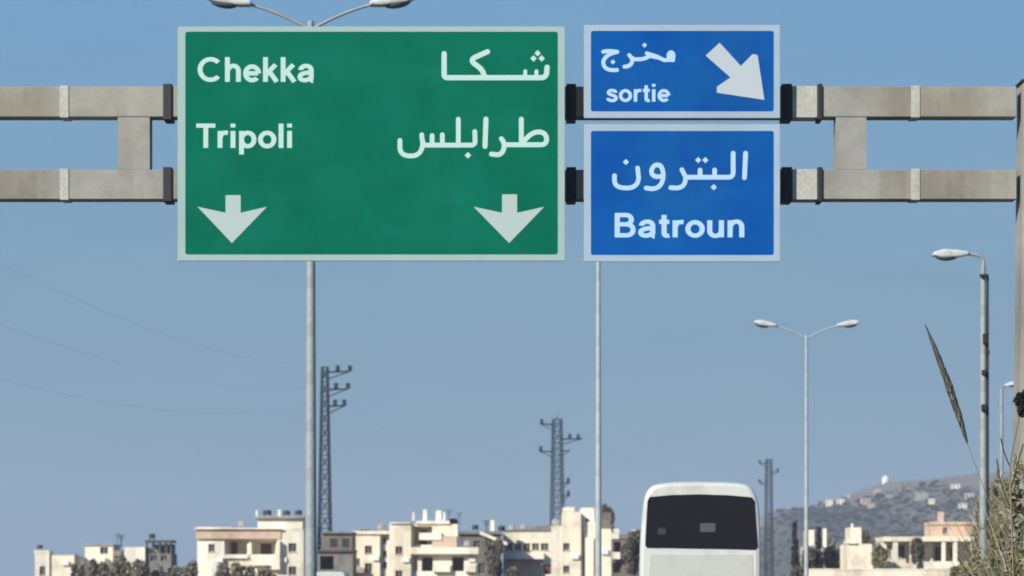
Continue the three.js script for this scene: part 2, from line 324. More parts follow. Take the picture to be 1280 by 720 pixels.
function waterTank(px, pyTop, pyBot, wpx, d, m, label, group) {
  const s = d / F, w = wpx * s, h = (pyBot - pyTop) * s, t = thing('water_tank', label, 'water tank', [X(px, d), Y(pyBot, d), -d], 0, group);
  const leg = h * 0.28;
  part('tank', muv(new THREE.LatheGeometry([[0, leg], [w * 0.44, leg], [w * 0.5, leg + 0.08], [w * 0.5, h * 0.86], [w * 0.42, h * 0.94], [w * 0.16, h], [0, h]].map((p) => new THREE.Vector2(...p)), 18)), m, t);
  for (const [a, b] of [[-1, -1], [1, -1], [-1, 1], [1, 1]]) part('leg', bx(a * w * 0.33 - 0.04, a * w * 0.33 + 0.04, 0, leg, b * w * 0.33 - 0.04, b * w * 0.33 + 0.04), M.darkgrey, t);
  return t;
}
{ // far left, low white house with tan flank and rooftop room
  const b = building('flat_roofed_house', 'small white flat roofed house at the far left edge of the town', 400, 75, 0.06, 'house');
  b.wall(44, 62, 692, null, 0.3, 6, [[50, 57, 708, 719]], M.white);
  b.wall(62.2, 98, 694, null, 0, 8, [[88, 94, 716, 728]], M.cream);
  b.box('parapet', 43, 62, 688, 691.8, -6, 0.35, M.white);
  b.box('stair_tower', 93, 96, 692, 712, 0.05, 0.4, M.block);
  waterTank(50, 681, 687, 7, 404, M.tank, 'dark water tank on the roof of the far left white house');
}
{
  const b = building('flat_roofed_house', 'pale box shaped house with one dark window, second from the left edge', 410, 124, 0, 'house');
  b.wall(106, 141, 682, null, 0, 8, [[124.5, 135.5, 680 + 2, 693, 'open']].map((o) => [125, 135, 684, 692]), M.cream);
  b.box('roof_slab', 105, 142, 680.5, 681.9, -8.3, 0.3, M.slab);
  b.wall(98, 134, 697, null, 2.2, 2, [], M.white);
  b.antenna(149, 668, 684, -2, 0.12); b.antenna(143, 666, 682, -3, 0.05);
  b.box('wall', 141.2, 152, 688, null, -6, 0.2, M.grey);
}
{
  const b = building('unfinished_house', 'low white house under a dark open rooftop frame on the left', 405, 187, 0, 'house');
  b.wall(156, 182, 684, null, 0.6, 7, [], M.white);
  b.wall(182.2, 214, 692, null, 0, 7, [[188, 196, 694, 702], [201, 209, 694, 702]], M.grey);
  for (const px of [183, 191, 199, 207, 213]) b.box('roof_column', px - 1.2, px + 1.2, 678, 692, -0.8, -0.5, M.darkgrey);
  b.box('roof_frame', 181, 215, 675, 678, -5, 0.1, M.darkgrey);
  b.box('back_wall', 184, 214, 680, 691.8, -5, -4.4, M.grey);
  waterTank(190, 667, 675, 8, 406, M.tank, 'dark water tank on the open rooftop frame at the left');
}
{ // the big cream block left of the tall lamp pole
  const b = building('apartment_house', 'large cream apartment house with deep loggias left of the tall lamp pole', 385, 312, 0);
  b.wall(247, 281, 674, null, 0.5, 9, [[261, 269, 680, 690]], M.white);
  b.wall(281.2, 347, 674, null, 0, 9, [[283.5, 309, 675, 693, 'open'], [316, 345, 675, 693, 'open']], M.cream, 2.2);
  b.wall(347.2, 380, 662, null, 0.7, 9, [[361, 371, 679, 690], [361, 371, 708, 719]], M.white);
  b.box('parapet', 246, 352, 662, 673.8, -8.6, 0.9, M.pink);
  b.box('parapet', 246, 290, 659, 661.8, -8.6, 0.8, M.cream);
  b.box('cornice', 244, 353, 660, 661.9, 0.91, 1.3, M.cream);
  b.box('penthouse', 322, 378, 648, 661.6, -8, -0.4, M.white);
  b.box('roof_slab', 318, 380, 645.5, 647.9, -8.4, 0.2, M.slab);
  b.box('balcony', 316, 346, 693.2, 707, 0.03, 1.5, M.white);
  b.box('balcony', 281.5, 310, 693.2, 698, 0.03, 0.5, M.white);
  b.box('column', 311, 314.5, 674, 693, 0.02, 0.25, M.white);
  part('buttress', extr(poly([[b.u(340), b.v(712)], [b.u(351), b.v(712)], [b.u(351), b.v(676)], [b.u(347.5), b.v(676)], [b.u(345.5), b.v(688)]]), 0.72, 1.7), M.cream, b.t);
  part('door', bx(b.u(287), b.u(295), b.v(693), b.v(678), -2.24, -2.18), M.shutter, b.t);
  part('door', bx(b.u(324), b.u(338), b.v(693), b.v(679), -2.24, -2.18), M.shutter, b.t);
  b.box('roof_column', 319.5, 322, 638, 645.3, -0.6, -0.2, M.white);
  b.box('roof_column', 347, 351, 637, 645.3, -0.6, -0.2, M.white);
  waterTank(334, 637.5, 645.5, 11, 387, M.tank, 'leftmost of the three dark rooftop tanks on the large cream house');
  waterTank(358, 638, 645.5, 9, 387, M.tank, 'middle of the three dark rooftop tanks on the large cream house');
  waterTank(373, 637.5, 645.5, 9, 387, M.tank, 'rightmost of the three dark rooftop tanks, next to the tall lamp pole');
}
{ // dark grey unfinished block between pole and pylon
  const b = building('concrete_house', 'dark grey bare concrete house right of the tall lamp pole', 372, 418, 0);
  b.wall(397, 441, 690, null, 0, 9, [[400, 417, 695, 712, 'open'], [440 - 4, 438, 698, 712, 'open']].slice(0, 1), M.grey, 2.5);
  b.box('upper_storey', 402, 440, 667, 687, -9, -0.8, M.block);
  b.box('floor_slab', 395, 442, 687.2, 689.9, -9, 0.4, M.darkgrey);
  b.box('roof_slab', 401, 441, 664.5, 666.9, -9.2, -0.4, M.grey);
  part('window', bx(b.u(412), b.u(421), b.v(684), b.v(673), -0.81, -0.77), M.glass, b.t);
  part('window', bx(b.u(427), b.u(436), b.v(684), b.v(673), -0.81, -0.77), M.glass, b.t);
}
{
  const b = building('apartment_house', 'narrow cream house with two small windows right of the dark concrete house', 392, 463, 0);
  b.wall(441, 475, 668, null, 0, 8, [[456, 465, 682, 692], [444, 450, 698, 708], [456, 465, 704, 716]], M.cream);
  b.wall(475.2, 486.5, 668, null, -0.8, 8, [[478, 483, 672, 679], [478, 483, 688, 696], [478, 483, 702, 710]], M.white);
  b.box('roof_slab', 440, 487, 663.5, 667.9, -8.2, 0.3, M.cream);
  b.box('parapet', 449, 485, 661, 663.4, -8, -3, M.grey);
  b.box('balcony', 441.5, 456, 710, 716, 0.03, 1.4, M.slab);
}
{ // cream tower with terraces
  const b = building('apartment_house', 'cream apartment block with stepped terraces and dark balcony openings in the centre', 378, 540, 0);
  b.wall(487, 514, 655, null, 0.8, 10, [[494.5, 503.5, 683, 693], [494.5, 503.5, 713, 724]], M.cream);
  b.wall(514.2, 596, 693, null, 0, 10, [[516, 522, 696, 714, 'open'], [527, 541, 696, 714, 'open'], [565, 580, 696, 714, 'open']], M.white, 1.8);
  b.wall(514.2, 572, 655, 684, -0.6, 8, [[517, 540, 658, 681, 'open']], M.cream, 2.0);
  b.box('balcony', 524, 552, 666, 675, -0.57, 0.3, M.white);
  b.box('balcony', 540, 571, 670, 684, -0.58, 0.1, M.pink);
  b.box('floor_slab', 513, 598, 684.2, 692.8, -9, 1.2, M.white);
  b.box('cornice', 487.5, 513.5, 653, 654.9, -9, 1.1, M.cream);
  b.box('parapet', 520, 562, 651, 654.9, -8, -0.3, M.white);
  for (const [x, w, y] of [[516.5, 3, 640], [531, 5, 637], [548, 7, 638], [555, 2.5, 640]]) b.box('roof_column', x - w / 2, x + w / 2, y, 650.8, -1.5, -0.9, M.white);
  b.box('railing_wall', 541, 563, 706, 715, 0.03, 0.8, M.white);
  b.box('railing_wall', 581, 595, 706, 715, 0.03, 0.8, M.white);
  part('door', bx(b.u(528), b.u(540), b.v(713.5), b.v(697), -1.84, -1.78), M.shutter, b.t);
  part('door', bx(b.u(566), b.u(579), b.v(713.5), b.v(697), -1.84, -1.78), M.shutter, b.t);
  part('door', bx(b.u(524), b.u(533), b.v(680.5), b.v(662), -2.64, -2.58), M.shutter, b.t);
  waterTank(567, 648, 659, 11, 381, M.tank, 'dark water tank on the terrace roof right of the white roof columns');
  b.antenna(561, 636, 652, -1.2, 0.06); b.antenna(574, 640, 656, -1.2, 0.05);
}
{ // brown house behind, right of the terraces
  const b = building('brown_house', 'brown grey house right of the stepped cream block', 398, 600, 0);
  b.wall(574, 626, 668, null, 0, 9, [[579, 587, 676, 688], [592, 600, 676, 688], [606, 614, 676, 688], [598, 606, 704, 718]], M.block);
  b.box('roof_slab', 572, 627, 664, 667.9, -9.3, 0.5, M.grey);
  b.antenna(608, 650, 664, -1.5, 0.12);
  b.box('roof_column', 613, 618, 650, 663.8, -2, -1.2, M.white);
  part('pitched_roof', extr(poly([[b.u(600), b.v(664)], [b.u(634), b.v(678)], [b.u(634), b.v(682)], [b.u(600), b.v(668)]]), 0.55, 0.9), M.white, b.t);
  waterTank(594, 656, 664, 8, 400, M.tank, 'small dark tank on the roof of the brown house');
  waterTank(627, 657, 666, 9, 402, M.tank, 'dark tank between the brown house and the long white house');
}
{ // long white house with a dark strip of windows
  const b = building('long_white_house', 'long white house with a dark window strip left of the second pylon', 405, 660, 0);
  b.wall(629, 691, 664, null, 0, 9, [[632, 641, 679, 688, 'shut'], [643, 652, 679, 688, 'shut'], [654, 663, 679, 688, 'shut'], [665, 674, 679, 688, 'shut'], [676, 686, 679, 688, 'shut']], M.cream);
  b.box('balcony', 629.5, 680, 691, 699, 0.03, 1.5, M.white);
  b.box('lower_wall', 630, 678, 699.3, null, 0.04, 0.5, M.pink);
  part('shutter', bx(b.u(680), b.u(689), b.v(717), b.v(706), 0.03, 0.1), M.redshutter, b.t);
  part('pitched_roof', extr(poly([[b.u(629), b.v(663.8)], [b.u(691), b.v(663.8)], [b.u(690), b.v(655)], [b.u(668), b.v(659)]]), -8.8, 0.2), M.grey, b.t);
}
{ // tower block right of the second pylon
  const b = building('tower_block', 'tallest cream tower block with narrow vertical bays behind the slim lamp pole', 368, 722, 0);
  b.wall(690, 703, 657, null, 0.2, 8, [], M.white);
  b.wall(703.2, 726, 640, null, 0.6, 9, [[702.5 + 1.5, 712, 679, 688], [704, 712, 707, 716]], M.cream);
  b.box('parapet', 704, 718, 634, 639.8, -8, 0.55, M.cream);
  b.wall(726.2, 745, 652, null, -0.4, 9, [[727, 730.5, 664, 720, 'open']], M.cream, 1.5);
  b.box('parapet', 726.5, 744, 634, 651.8, -8, -3, M.white);
  b.wall(747, 764, 661, null, 0.1, 8, [], M.cream);
  b.wall(745.2, 746.8, 661, null, -1.5, 6, [], M.grey);
  b.box('bay', 731.5, 742, 672, null, -0.38, 0.4, M.white);
  part('window', bx(b.u(733), b.u(736), b.v(655.5), b.v(647.5), -2.99, -2.9), M.glass, b.t);
  b.box('plant_box', 747, 764, 640, 660.8, -6, -1, M.block);
}
{ // mixed blocks right up to the coach
  const b = building('stacked_house', 'dark brown house with pale balcony blocks close left of the coach', 412, 785, 0);
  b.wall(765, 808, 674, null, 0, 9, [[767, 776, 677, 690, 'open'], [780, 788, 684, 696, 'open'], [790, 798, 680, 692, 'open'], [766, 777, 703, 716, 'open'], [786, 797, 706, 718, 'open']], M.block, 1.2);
  b.box('balcony', 765.5, 775, 690.3, 699, 0.03, 1.1, M.white);
  b.box('penthouse', 765, 774, 661, 673.8, -6, 0.2, M.white);
  b.box('penthouse', 791, 805, 662, 673.8, -7, -0.5, M.white);
  b.box('roof_slab', 775, 790.5, 668, 673.8, -7, 0.2, M.grey);
}
{ // right of the coach: cream wall and houses
  const b = building('boundary_wall', 'long low cream boundary wall right of the coach along the bottom edge', 300, 1102, 0, 'wall');
  b.box('wall', 1008, 1196, 713, null, -0.3, 0, M.cream);
  b.box('coping', 1007, 1197, 711, 712.9, -0.36, 0.06, M.white);
}
{
  const b = building('cream_house', 'stepped cream house right of the dark cypresses', 335, 1076, 0, 'house');
  b.wall(1060, 1090, 680, null, 0, 8, [[1082 - 4, 1086, 699, 708]].slice(1), M.cream);
  b.wall(1064, 1078, 659, 679.8, -1, 5, [], M.cream);
  b.box('parapet', 1059, 1071, 676, 679.8, -4, 0.3, M.white);
  part('stair', extr(poly([[b.u(1066), b.v(712)], [b.u(1090), b.v(712)], [b.u(1090), b.v(706)], [b.u(1060), b.v(682)], [b.u(1060), b.v(690)]]), 0.05, 0.8), M.cream, b.t);
  b.box('chimney', 1066, 1068.5, 654, 658.8, -2, -1.4, M.white);
}
{
  const b = building('villa', 'cream villa with a colonnaded porch and a peach upper storey on the right', 345, 1160, 0, 'villa');
  b.box('roof_slab', 1104, 1222, 671, 677, -8, 1.6, M.cream);
  b.wall(1104.5, 1168, 677.3, null, -1.2, 6, [[1110, 1116, 682, 697, 'shut'], [1124, 1133, 681, 697], [1146, 1156, 684, 699]], M.cream);
  b.wall(1168.2, 1221, 677.3, null, -1.6, 6, [[1159 + 12, 1181, 683, 701], [1190, 1201, 684, 701, 'shut']], M.pink);
  for (const [px, w] of [[1117.5, 6], [1138, 5], [1177.5, 4.5], [1192, 5], [1214, 5]]) b.box('column', px - w / 2, px + w / 2, 677.2, 704, 0.9, 1.45, M.white);
  b.box('parapet', 1153, 1197, 702, 711, 0.9, 1.5, M.white);
  b.box('parapet', 1110, 1150, 704, 711, 0.9, 1.4, M.cream);
  b.wall(1166, 1224, 656, 670.8, -1, 6, [[1180, 1186, 659, 667]], M.peach);
  b.box('parapet', 1165, 1225, 652, 655.8, -6.8, -0.8, M.peach);
  b.box('chimney', 1176, 1183.5, 639, 651.8, -3, -2.2, M.pink);
}
{ // small white houses lost among the trees right of the coach
  const b = building('white_cottage', 'little white house half hidden between the two dark cypresses', 345, 1022, 0, 'house');
  b.wall(1006, 1028, 684, null, 0, 5, [[1017, 1022, 688, 697]], M.white);
  b.box('roof_slab', 1005, 1029, 681.5, 683.8, -5, 0.3, M.slab);
  b.box('chimney', 1031, 1035.5, 660, 684, -2.4, -1.9, M.white);
  b.wall(1010, 1020, 662, 681.3, -2, 3, [], M.cream);
}

// ---- wall units and dishes, as parts of the houses they are fixed to
function fit(parentName, list) {
  const o = scene.children.find((c) => c.userData.label && c.userData.label.startsWith(parentName)), d = -o.position.z, s = d / F;
  for (const [kind, px, py, z] of list) {
    const x = X(px, d) - o.position.x, y = Y(py, d) - o.position.y;
    if (kind === 'ac') part('air_conditioner', rb(x - 0.42, x + 0.42, y - 0.3, y + 0.3, z + 0.005, z + 0.33, 0.03), M.tankwhite, o);
    else { const g = muv(new THREE.SphereGeometry(0.75, 14, 6, 0, 6.2832, 0, 0.75).rotateX(1.0).translate(x, y - 0.2, z)); part('satellite_dish', [g, bar([x, y - 1.0, z + 0.1], [x, y + 0.2, z + 0.3], 0.04)], M.slab, o); }
  }
}
fit('large cream apartment house', [['ac', 355, 700, 0.7], ['dish', 300, 655, -3], ['ac', 275, 700, 0.5]]);
fit('narrow cream house', [['ac', 470, 698, 0], ['dish', 476, 659, -2]]);
fit('cream apartment block with', [['ac', 508, 700, 0.8], ['ac', 590, 699, 0], ['dish', 583, 680, -1.5]]);
fit('tallest cream tower', [['ac', 719, 696, 0.6], ['dish', 695, 653, -2], ['ac', 756, 690, 0.1]]);
fit('long white house', [['dish', 640, 660, -2], ['dish', 655, 659, -3]]);
fit('small white flat roofed house', [['ac', 82, 704, 0]]);

// ------------------------------------------------------------------ trees and bushes of the middle distance
function leafCloud(r, blobs, n, size, tones) {
  const pos = [], nor = [], col = [], a = new THREE.Vector3(), b = new THREE.Vector3(), c = new THREE.Vector3(), p = new THREE.Vector3();
  const vol = blobs.map((q) => q[3] * q[4] * q[5]); const sum = vol.reduce((x, y) => x + y, 0);
  for (let k = 0; k < n; k++) {
    let pick = r() * sum, i = 0; while (i < blobs.length - 1 && (pick -= vol[i]) > 0) i++;
    const q = blobs[i]; a.set(r() - 0.5, r() - 0.5, r() - 0.5).normalize(); const rad = 0.45 + 0.55 * Math.cbrt(r());
    p.set(q[0] + a.x * q[3] * rad, q[1] + a.y * q[4] * rad, q[2] + a.z * q[5] * rad);
    b.set(r() - 0.5, r() - 0.5, r() - 0.5).normalize(); c.set(r() - 0.5, r() - 0.5, r() - 0.5).cross(b).normalize(); const s = size * (0.6 + 0.8 * r());
    const t = tones[(r() * tones.length) | 0], v = 0.75 + 0.5 * r();
    const V = [p.clone().addScaledVector(b, -s), p.clone().addScaledVector(c, s * 0.45), p.clone().addScaledVector(b, s), p.clone().addScaledVector(c, -s * 0.45)];
    const N = c.clone().cross(b);
    for (const j of [0, 1, 2, 0, 2, 3]) { pos.push(V[j].x, V[j].y, V[j].z); nor.push(N.x, N.y, N.z); col.push(t[0] * v, t[1] * v, t[2] * v); }
  }
  const g = new THREE.BufferGeometry(); g.setAttribute('position', new THREE.Float32BufferAttribute(pos, 3)); g.setAttribute('normal', new THREE.Float32BufferAttribute(nor, 3)); g.setAttribute('color', new THREE.Float32BufferAttribute(col, 3)); return g;
}
const leafMat = new THREE.MeshPhysicalMaterial({ color: 0xffffff, vertexColors: true, roughness: 0.9, side: THREE.DoubleSide, transmission: 0.25, thickness: 0 });
const dryMat = new THREE.MeshStandardMaterial({ color: 0xffffff, vertexColors: true, roughness: 0.95, side: THREE.DoubleSide });
const TONES = {
  cypress: [[0.016, 0.018, 0.016], [0.024, 0.024, 0.02], [0.012, 0.013, 0.012]],
  brown: [[0.15, 0.12, 0.09], [0.10, 0.09, 0.065], [0.20, 0.17, 0.12]],
  scrub: [[0.25, 0.205, 0.15], [0.16, 0.145, 0.10], [0.33, 0.28, 0.21], [0.11, 0.105, 0.07]],
  olive: [[0.23, 0.225, 0.11], [0.31, 0.285, 0.14], [0.12, 0.13, 0.065], [0.38, 0.33, 0.19]],
  dry: [[0.30, 0.25, 0.16], [0.22, 0.18, 0.11], [0.36, 0.31, 0.21], [0.15, 0.14, 0.07]],
  greyolive: [[0.32, 0.30, 0.205], [0.23, 0.22, 0.145], [0.40, 0.35, 0.25], [0.15, 0.15, 0.10]],
};
function tree(name, label, category, px, pyTop, d, wpx, tone, seed, kind = 'round', baseY) {
  const r = rngOf(seed), x = X(px, d), gy = baseY ?? ground(x, d) - 0.1, top = Y(pyTop, d), h = top - gy, w = wpx / F * d / 2;
  const t = thing(name, label, category, [x, gy, -d]);
  const blobs = [];
  if (kind === 'cypress') for (let k = 0; k < 9; k++) { const f = k / 8; blobs.push([(r() - 0.5) * w * 0.3, h * (0.1 + 0.86 * f), (r() - 0.5) * w * 0.3, w * (1.05 - 0.75 * f), h * 0.1, w * (1.05 - 0.75 * f)]); }
  else for (let k = 0; k < 9; k++) { const a = r() * 6.28, q = w * 0.75 * Math.sqrt(r()); blobs.push([Math.cos(a) * q, h * (0.5 + 0.42 * r()), Math.sin(a) * q, w * (0.28 + 0.25 * r()), h * 0.12 + w * 0.12, w * (0.28 + 0.25 * r())]); }
  part('trunk', [bar([0, -0.3, 0], [w * 0.05, h * 0.55, 0], Math.max(0.12, w * 0.09), w * 0.04, 7), bar([w * 0.03, h * 0.35, 0], [-w * 0.45, h * 0.62, w * 0.1], w * 0.045, w * 0.02, 5), bar([w * 0.04, h * 0.42, 0], [w * 0.5, h * 0.7, -w * 0.1], w * 0.045, w * 0.02, 5)], M.bark, t);
  part('crown', leafCloud(r, blobs, kind === 'cypress' ? 1500 : 1700, kind === 'cypress' ? 0.28 : 0.34, tone), leafMat, t);
  return t;
}
tree('cypress', 'taller dark narrow cypress standing just right of the coach', 'tree', 994, 657, 318, 12, TONES.cypress, 21, 'cypress');
tree('cypress', 'shorter dark cypress between the white chimney and the little white house', 'tree', 1024, 664, 318, 11, TONES.cypress, 22, 'cypress');
tree('bare_tree', 'brown leafless looking tree at the foot of the cypresses', 'tree', 1008, 688, 312, 34, TONES.brown, 23);
tree('bushy_tree', 'dark bushy tree just right of the stepped cream house', 'tree', 1081, 666, 352, 22, TONES.brown, 24);
tree('bushy_tree', 'small olive green tree in front of the villa porch', 'tree', 1100, 684, 322, 17, TONES.olive, 25);
tree('bushy_tree', 'dark green tree against the middle of the villa front', 'tree', 1147, 672, 322, 12, TONES.brown, 26);
tree('bushy_tree', 'brown tree behind the cream house and left of the villa', 'tree', 1045, 672, 352, 34, TONES.scrub, 27);
tree('bushy_tree', 'dark brown tree beside the stepped cream block', 'tree', 617, 674, 372, 22, TONES.brown, 28);
tree('bushy_tree', 'low brown tree below the pink wall of the long white house', 'tree', 640, 706, 372, 26, TONES.brown, 29);
tree('bushy_tree', 'grey brown tree partly hidden by the coach on its left side', 'tree', 792, 664, 395, 26, TONES.brown, 30);
tree('bushy_tree', 'dark shrubby tree behind the slim lamp pole on the tower roof level', 'tree', 757, 632, 388, 17, TONES.brown, 31);
for (const [px, py, d, w, seed, label] of [
  [150, 693, 318, 26, 41, 'dry brown bush on the left slope below the pale box house'],
  [176, 694, 316, 28, 42, 'dry brown bush on the left slope under the dark rooftop frame'],
  [204, 697, 318, 26, 43, 'dry bush on the left slope just right of the dark rooftop frame'],
  [232, 699, 320, 28, 44, 'dry bush on the left slope close to the large cream house'],
  [124, 699, 318, 22, 45, 'dark bush in the hollow below the pale box house'],
  [98, 704, 326, 16, 46, 'small bush at the flank of the far left white house'],
  [277, 703, 322, 28, 47, 'brown bush on the slope below the round window of the cream house'],
  [305, 701, 322, 30, 48, 'brown bush on the slope below the loggias of the cream house'],
  [334, 707, 322, 26, 49, 'brown bush low on the slope below the balcony of the cream house'],
]) {
  const r = rngOf(seed), x = X(px, d), gy = Math.min(ground(x, d), Y(py, d) - 0.9) - 0.1, h = Y(py, d) - gy, W = w / F * d / 2;
  const t = thing('dry_bush', label, 'bush', [x, gy, -d], 0, 'dry bushes on the left slope'); const bl = [];
  for (let k = 0; k < 6; k++) bl.push([(r() - 0.5) * W * 1.5, h * (0.35 + 0.4 * r()), (r() - 0.5) * W, W * 0.45, h * 0.3, W * 0.45]);
  part('foliage', leafCloud(r, bl, 900, 0.22, TONES.scrub), dryMat, t);
  part('stem', [bar([0, -0.2, 0], [W * 0.3, h * 0.6, 0], 0.06, 0.03, 5), bar([0, -0.2, 0], [-W * 0.4, h * 0.55, 0.1], 0.06, 0.03, 5)], M.bark, t);
}

// ------------------------------------------------------------------ lattice pylons and their cables
function pylon(label, px, pyTop, d, w0, w1, arms, spike = 0) {
  const x = X(px, d), gy = base(d) - 0.3, H = Y(pyTop, d) - gy, t = thing('lattice_pylon', label, 'pylon', [x, gy, -d], 0.25, 'lattice pylons of the power line');
  const hw = (y) => (w0 + (w1 - w0) * y / H) / 2, c = [[-1, -1], [1, -1], [1, 1], [-1, 1]];
  for (const [a, b] of c) part('leg', bar([a * hw(0), 0, b * hw(0)], [a * hw(H), H, b * hw(H)], 0.12, 0.09, 5), M.lattice, t);
  const br = []; const n = Math.round(H / 1.9);
  for (let k = 0; k < n; k++) { const y0 = H * k / n, y1 = H * (k + 1) / n, p = hw(y0), q = hw(y1);
    for (let i = 0; i < 4; i++) { const A = c[i], B = c[(i + 1) % 4]; br.push(bar([A[0] * p, y0, A[1] * p], [B[0] * q, y1, B[1] * q], 0.052, 0.052, 4), bar([B[0] * p, y0, B[1] * p], [A[0] * q, y1, A[1] * q], 0.052, 0.052, 4), bar([A[0] * q, y1, A[1] * q], [B[0] * q, y1, B[1] * q], 0.055, 0.055, 4)); } }
  part('lattice_bracing', br, M.lattice, t).userData.kind = 'stuff';
  if (spike) part('spike', bar([0, H, 0], [0, H + spike, 0], 0.06, 0.03, 5), M.lattice, t);
  const tips = [];
  for (const [side, py, len, ins] of arms) {
    const y = Y(py, d) - gy, q = hw(y), e = side * (q + len);
    const a = part('cross_arm', [bar([side * q, y, q], [e, y + 0.15, 0], 0.10, 0.085, 5), bar([side * q, y, -q], [e, y + 0.15, 0], 0.10, 0.085, 5), bar([side * q, y - 0.9, 0], [e, y + 0.15, 0], 0.075, 0.07, 5)], M.lattice, t);
    for (const f of ins) {
      const ix = side * (q + len * f), g = [bar([ix, y + 0.1, 0], [ix, y + 0.9, 0], 0.05, 0.05, 5)];
      for (let k = 0; k < 4; k++) g.push(muv(new THREE.CylinderGeometry(0.18, 0.36, 0.15, 10).translate(ix, y + 0.25 + 0.19 * k, 0)));
      part('insulator', g, M.insul, a);
      tips.push(t.localToWorld(new THREE.Vector3(ix, y + 0.95, 0)));
    }
  }
  t.updateMatrixWorld(true);
  return tips.length ? arms.flatMap(([side, py, len, ins]) => ins.map((f) => { const y = Y(py, d) - gy; return t.localToWorld(new THREE.Vector3(side * (hw(y) + len * f), y + 0.95, 0)); })) : tips;
}
const tipsA = pylon('tall dark lattice pylon right of the tall lamp pole, arms to one side', 406, 459, 390, 1.75, 0.75, [[1, 465, 2.9, [0.45, 1]], [1, 487, 2.6, [0.4, 1]], [1, 508, 2.2, [0.4, 0.95]]]);
const tipsB = pylon('dark lattice pylon in the middle, left of the slim lamp pole', 696.5, 524, 500, 2.3, 1.3, [[-1, 531, 2.3, [0.85]], [1, 549, 3.6, [0.4, 0.8]], [-1, 565, 2.4, [0.85]], [1, 564, 1.4, []], [1, 604, 1.3, [0.8]], [1, 620, 1.3, [0.8]]], 1.0);
const tipsC = pylon('short distant lattice pylon above the right roof corner of the coach', 961, 574, 720, 1.9, 1.2, [[-1, 580, 1.8, [0.9]], [1, 590, 1.8, [0.9]], [-1, 604, 1.8, [0.9]]]);
function cable(a, b, sag, label, r = 0.006) {
  const pts = []; for (let k = 0; k <= 10; k++) { const f = k / 10; pts.push([a.x + (b.x - a.x) * f, a.y + (b.y - a.y) * f - 4 * sag * f * (1 - f), a.z + (b.z - a.z) * f]); }
  tag(part('power_cable', tube(pts, r, 40, 5), M.cable, scene), label, 'cable', 'cables of the power line');
}
cable(tipsA[1], tipsB[0], 5, 'top cable slung between the tall pylon and the middle pylon');
cable(tipsA[3], tipsB[1], 5, 'second cable slung between the tall pylon and the middle pylon');
cable(tipsA[5], tipsB[3], 5, 'lowest cable slung between the tall pylon and the middle pylon');
cable(tipsB[0], tipsC[0], 6, 'top cable running from the middle pylon towards the distant pylon');
cable(tipsB[2], tipsC[1], 6, 'lower cable running from the middle pylon towards the distant pylon');
const off = (py, k) => new THREE.Vector3(X(-240 - 30 * k, 190), Y(py, 190), -190);
cable(tipsA[1], off(190, 0), 4, 'top cable sloping from the tall pylon up to the left edge');
cable(tipsA[3], off(285, 1), 4, 'second cable sloping from the tall pylon up to the left edge');
cable(tipsA[5], off(375, 2), 4, 'lowest cable sloping from the tall pylon up to the left edge');

// ------------------------------------------------------------------ street lamps
function lampHead(parent, x, y, dir, tilt = 0.2, s = 1) {           // a cobra head on an arm end, pointing along dir
  const h = new THREE.Group(); h.name = 'lamp_head'; h.position.set(x, y, 0); h.rotation.z = dir * tilt; if (dir < 0) h.rotation.y = Math.PI; parent.add(h);
  if (dir < 0) h.rotation.z = tilt;
  const body = extr(poly([[-0.06, -0.035], [0.16, -0.075], [0.62, -0.085], [0.80, -0.03], [0.74, 0.06], [0.5, 0.12], [0.18, 0.09], [-0.06, 0.04]].map(([a, b]) => [a * s, b * s])), -0.15 * s, 0.15 * s, 0.05 * s);
  part('housing', body, M.lampwhite, h);
  part('lens', muv(new THREE.SphereGeometry(0.21 * s, 14, 6, 0, 6.3, Math.PI / 2, Math.PI / 2).scale(1.2, 0.42, 0.62).translate(0.45 * s, -0.07 * s, 0)), M.lens, h);
  return h;
}
function poleGeo(H, r0, r1) { return muv(new THREE.LatheGeometry([[r0 * 1.5, 0], [r0 * 1.5, 0.5], [r0, 0.6], [r1, H], [0, H + 0.03]].map((p) => new THREE.Vector2(...p)), 14)); }
const LAMPS = 'double armed street lamps on the median';
function doubleLamp() {
  const H = 12.35, t = thing('street_lamp', 'nearest tall double armed lamp, its pole running down behind the green sign', 'street lamp', [0, 0, 0], 0, LAMPS);
  part('pole', poleGeo(H, 0.118, 0.062), M.galv, t);
  part('base_plate', bx(-0.22, 0.22, 0, 0.05, -0.22, 0.22), M.galv, t);
  part('access_door', bx(-0.06, 0.06, 0.75, 1.15, 0.112, 0.13), M.alu, t);
  for (const s of [-1, 1]) { part('arm', tube([[0, H - 0.15, 0], [s * 0.35, H + 0.03, 0], [s * 0.8, H + 0.22, 0], [s * 1.2, H + 0.34, 0]], 0.03, 16, 8), M.galv, t); lampHead(t, s * 1.17, H + 0.335, s, 0.16); }
  return t;
}
const lampA = doubleLamp();
lampA.position.set(X(388.5, 57), Y(27, 57) - 12.35, -57);
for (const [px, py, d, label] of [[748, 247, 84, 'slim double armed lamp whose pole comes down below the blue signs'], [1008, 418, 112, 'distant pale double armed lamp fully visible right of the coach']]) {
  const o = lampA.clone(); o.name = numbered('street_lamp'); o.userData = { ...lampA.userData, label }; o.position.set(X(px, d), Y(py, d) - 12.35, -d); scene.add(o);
  o.traverse((c) => { if (c.material === M.galv) c.material = M.galvpale; if (c.name === 'pole') c.scale.set(0.8, 1, 0.8); });
}
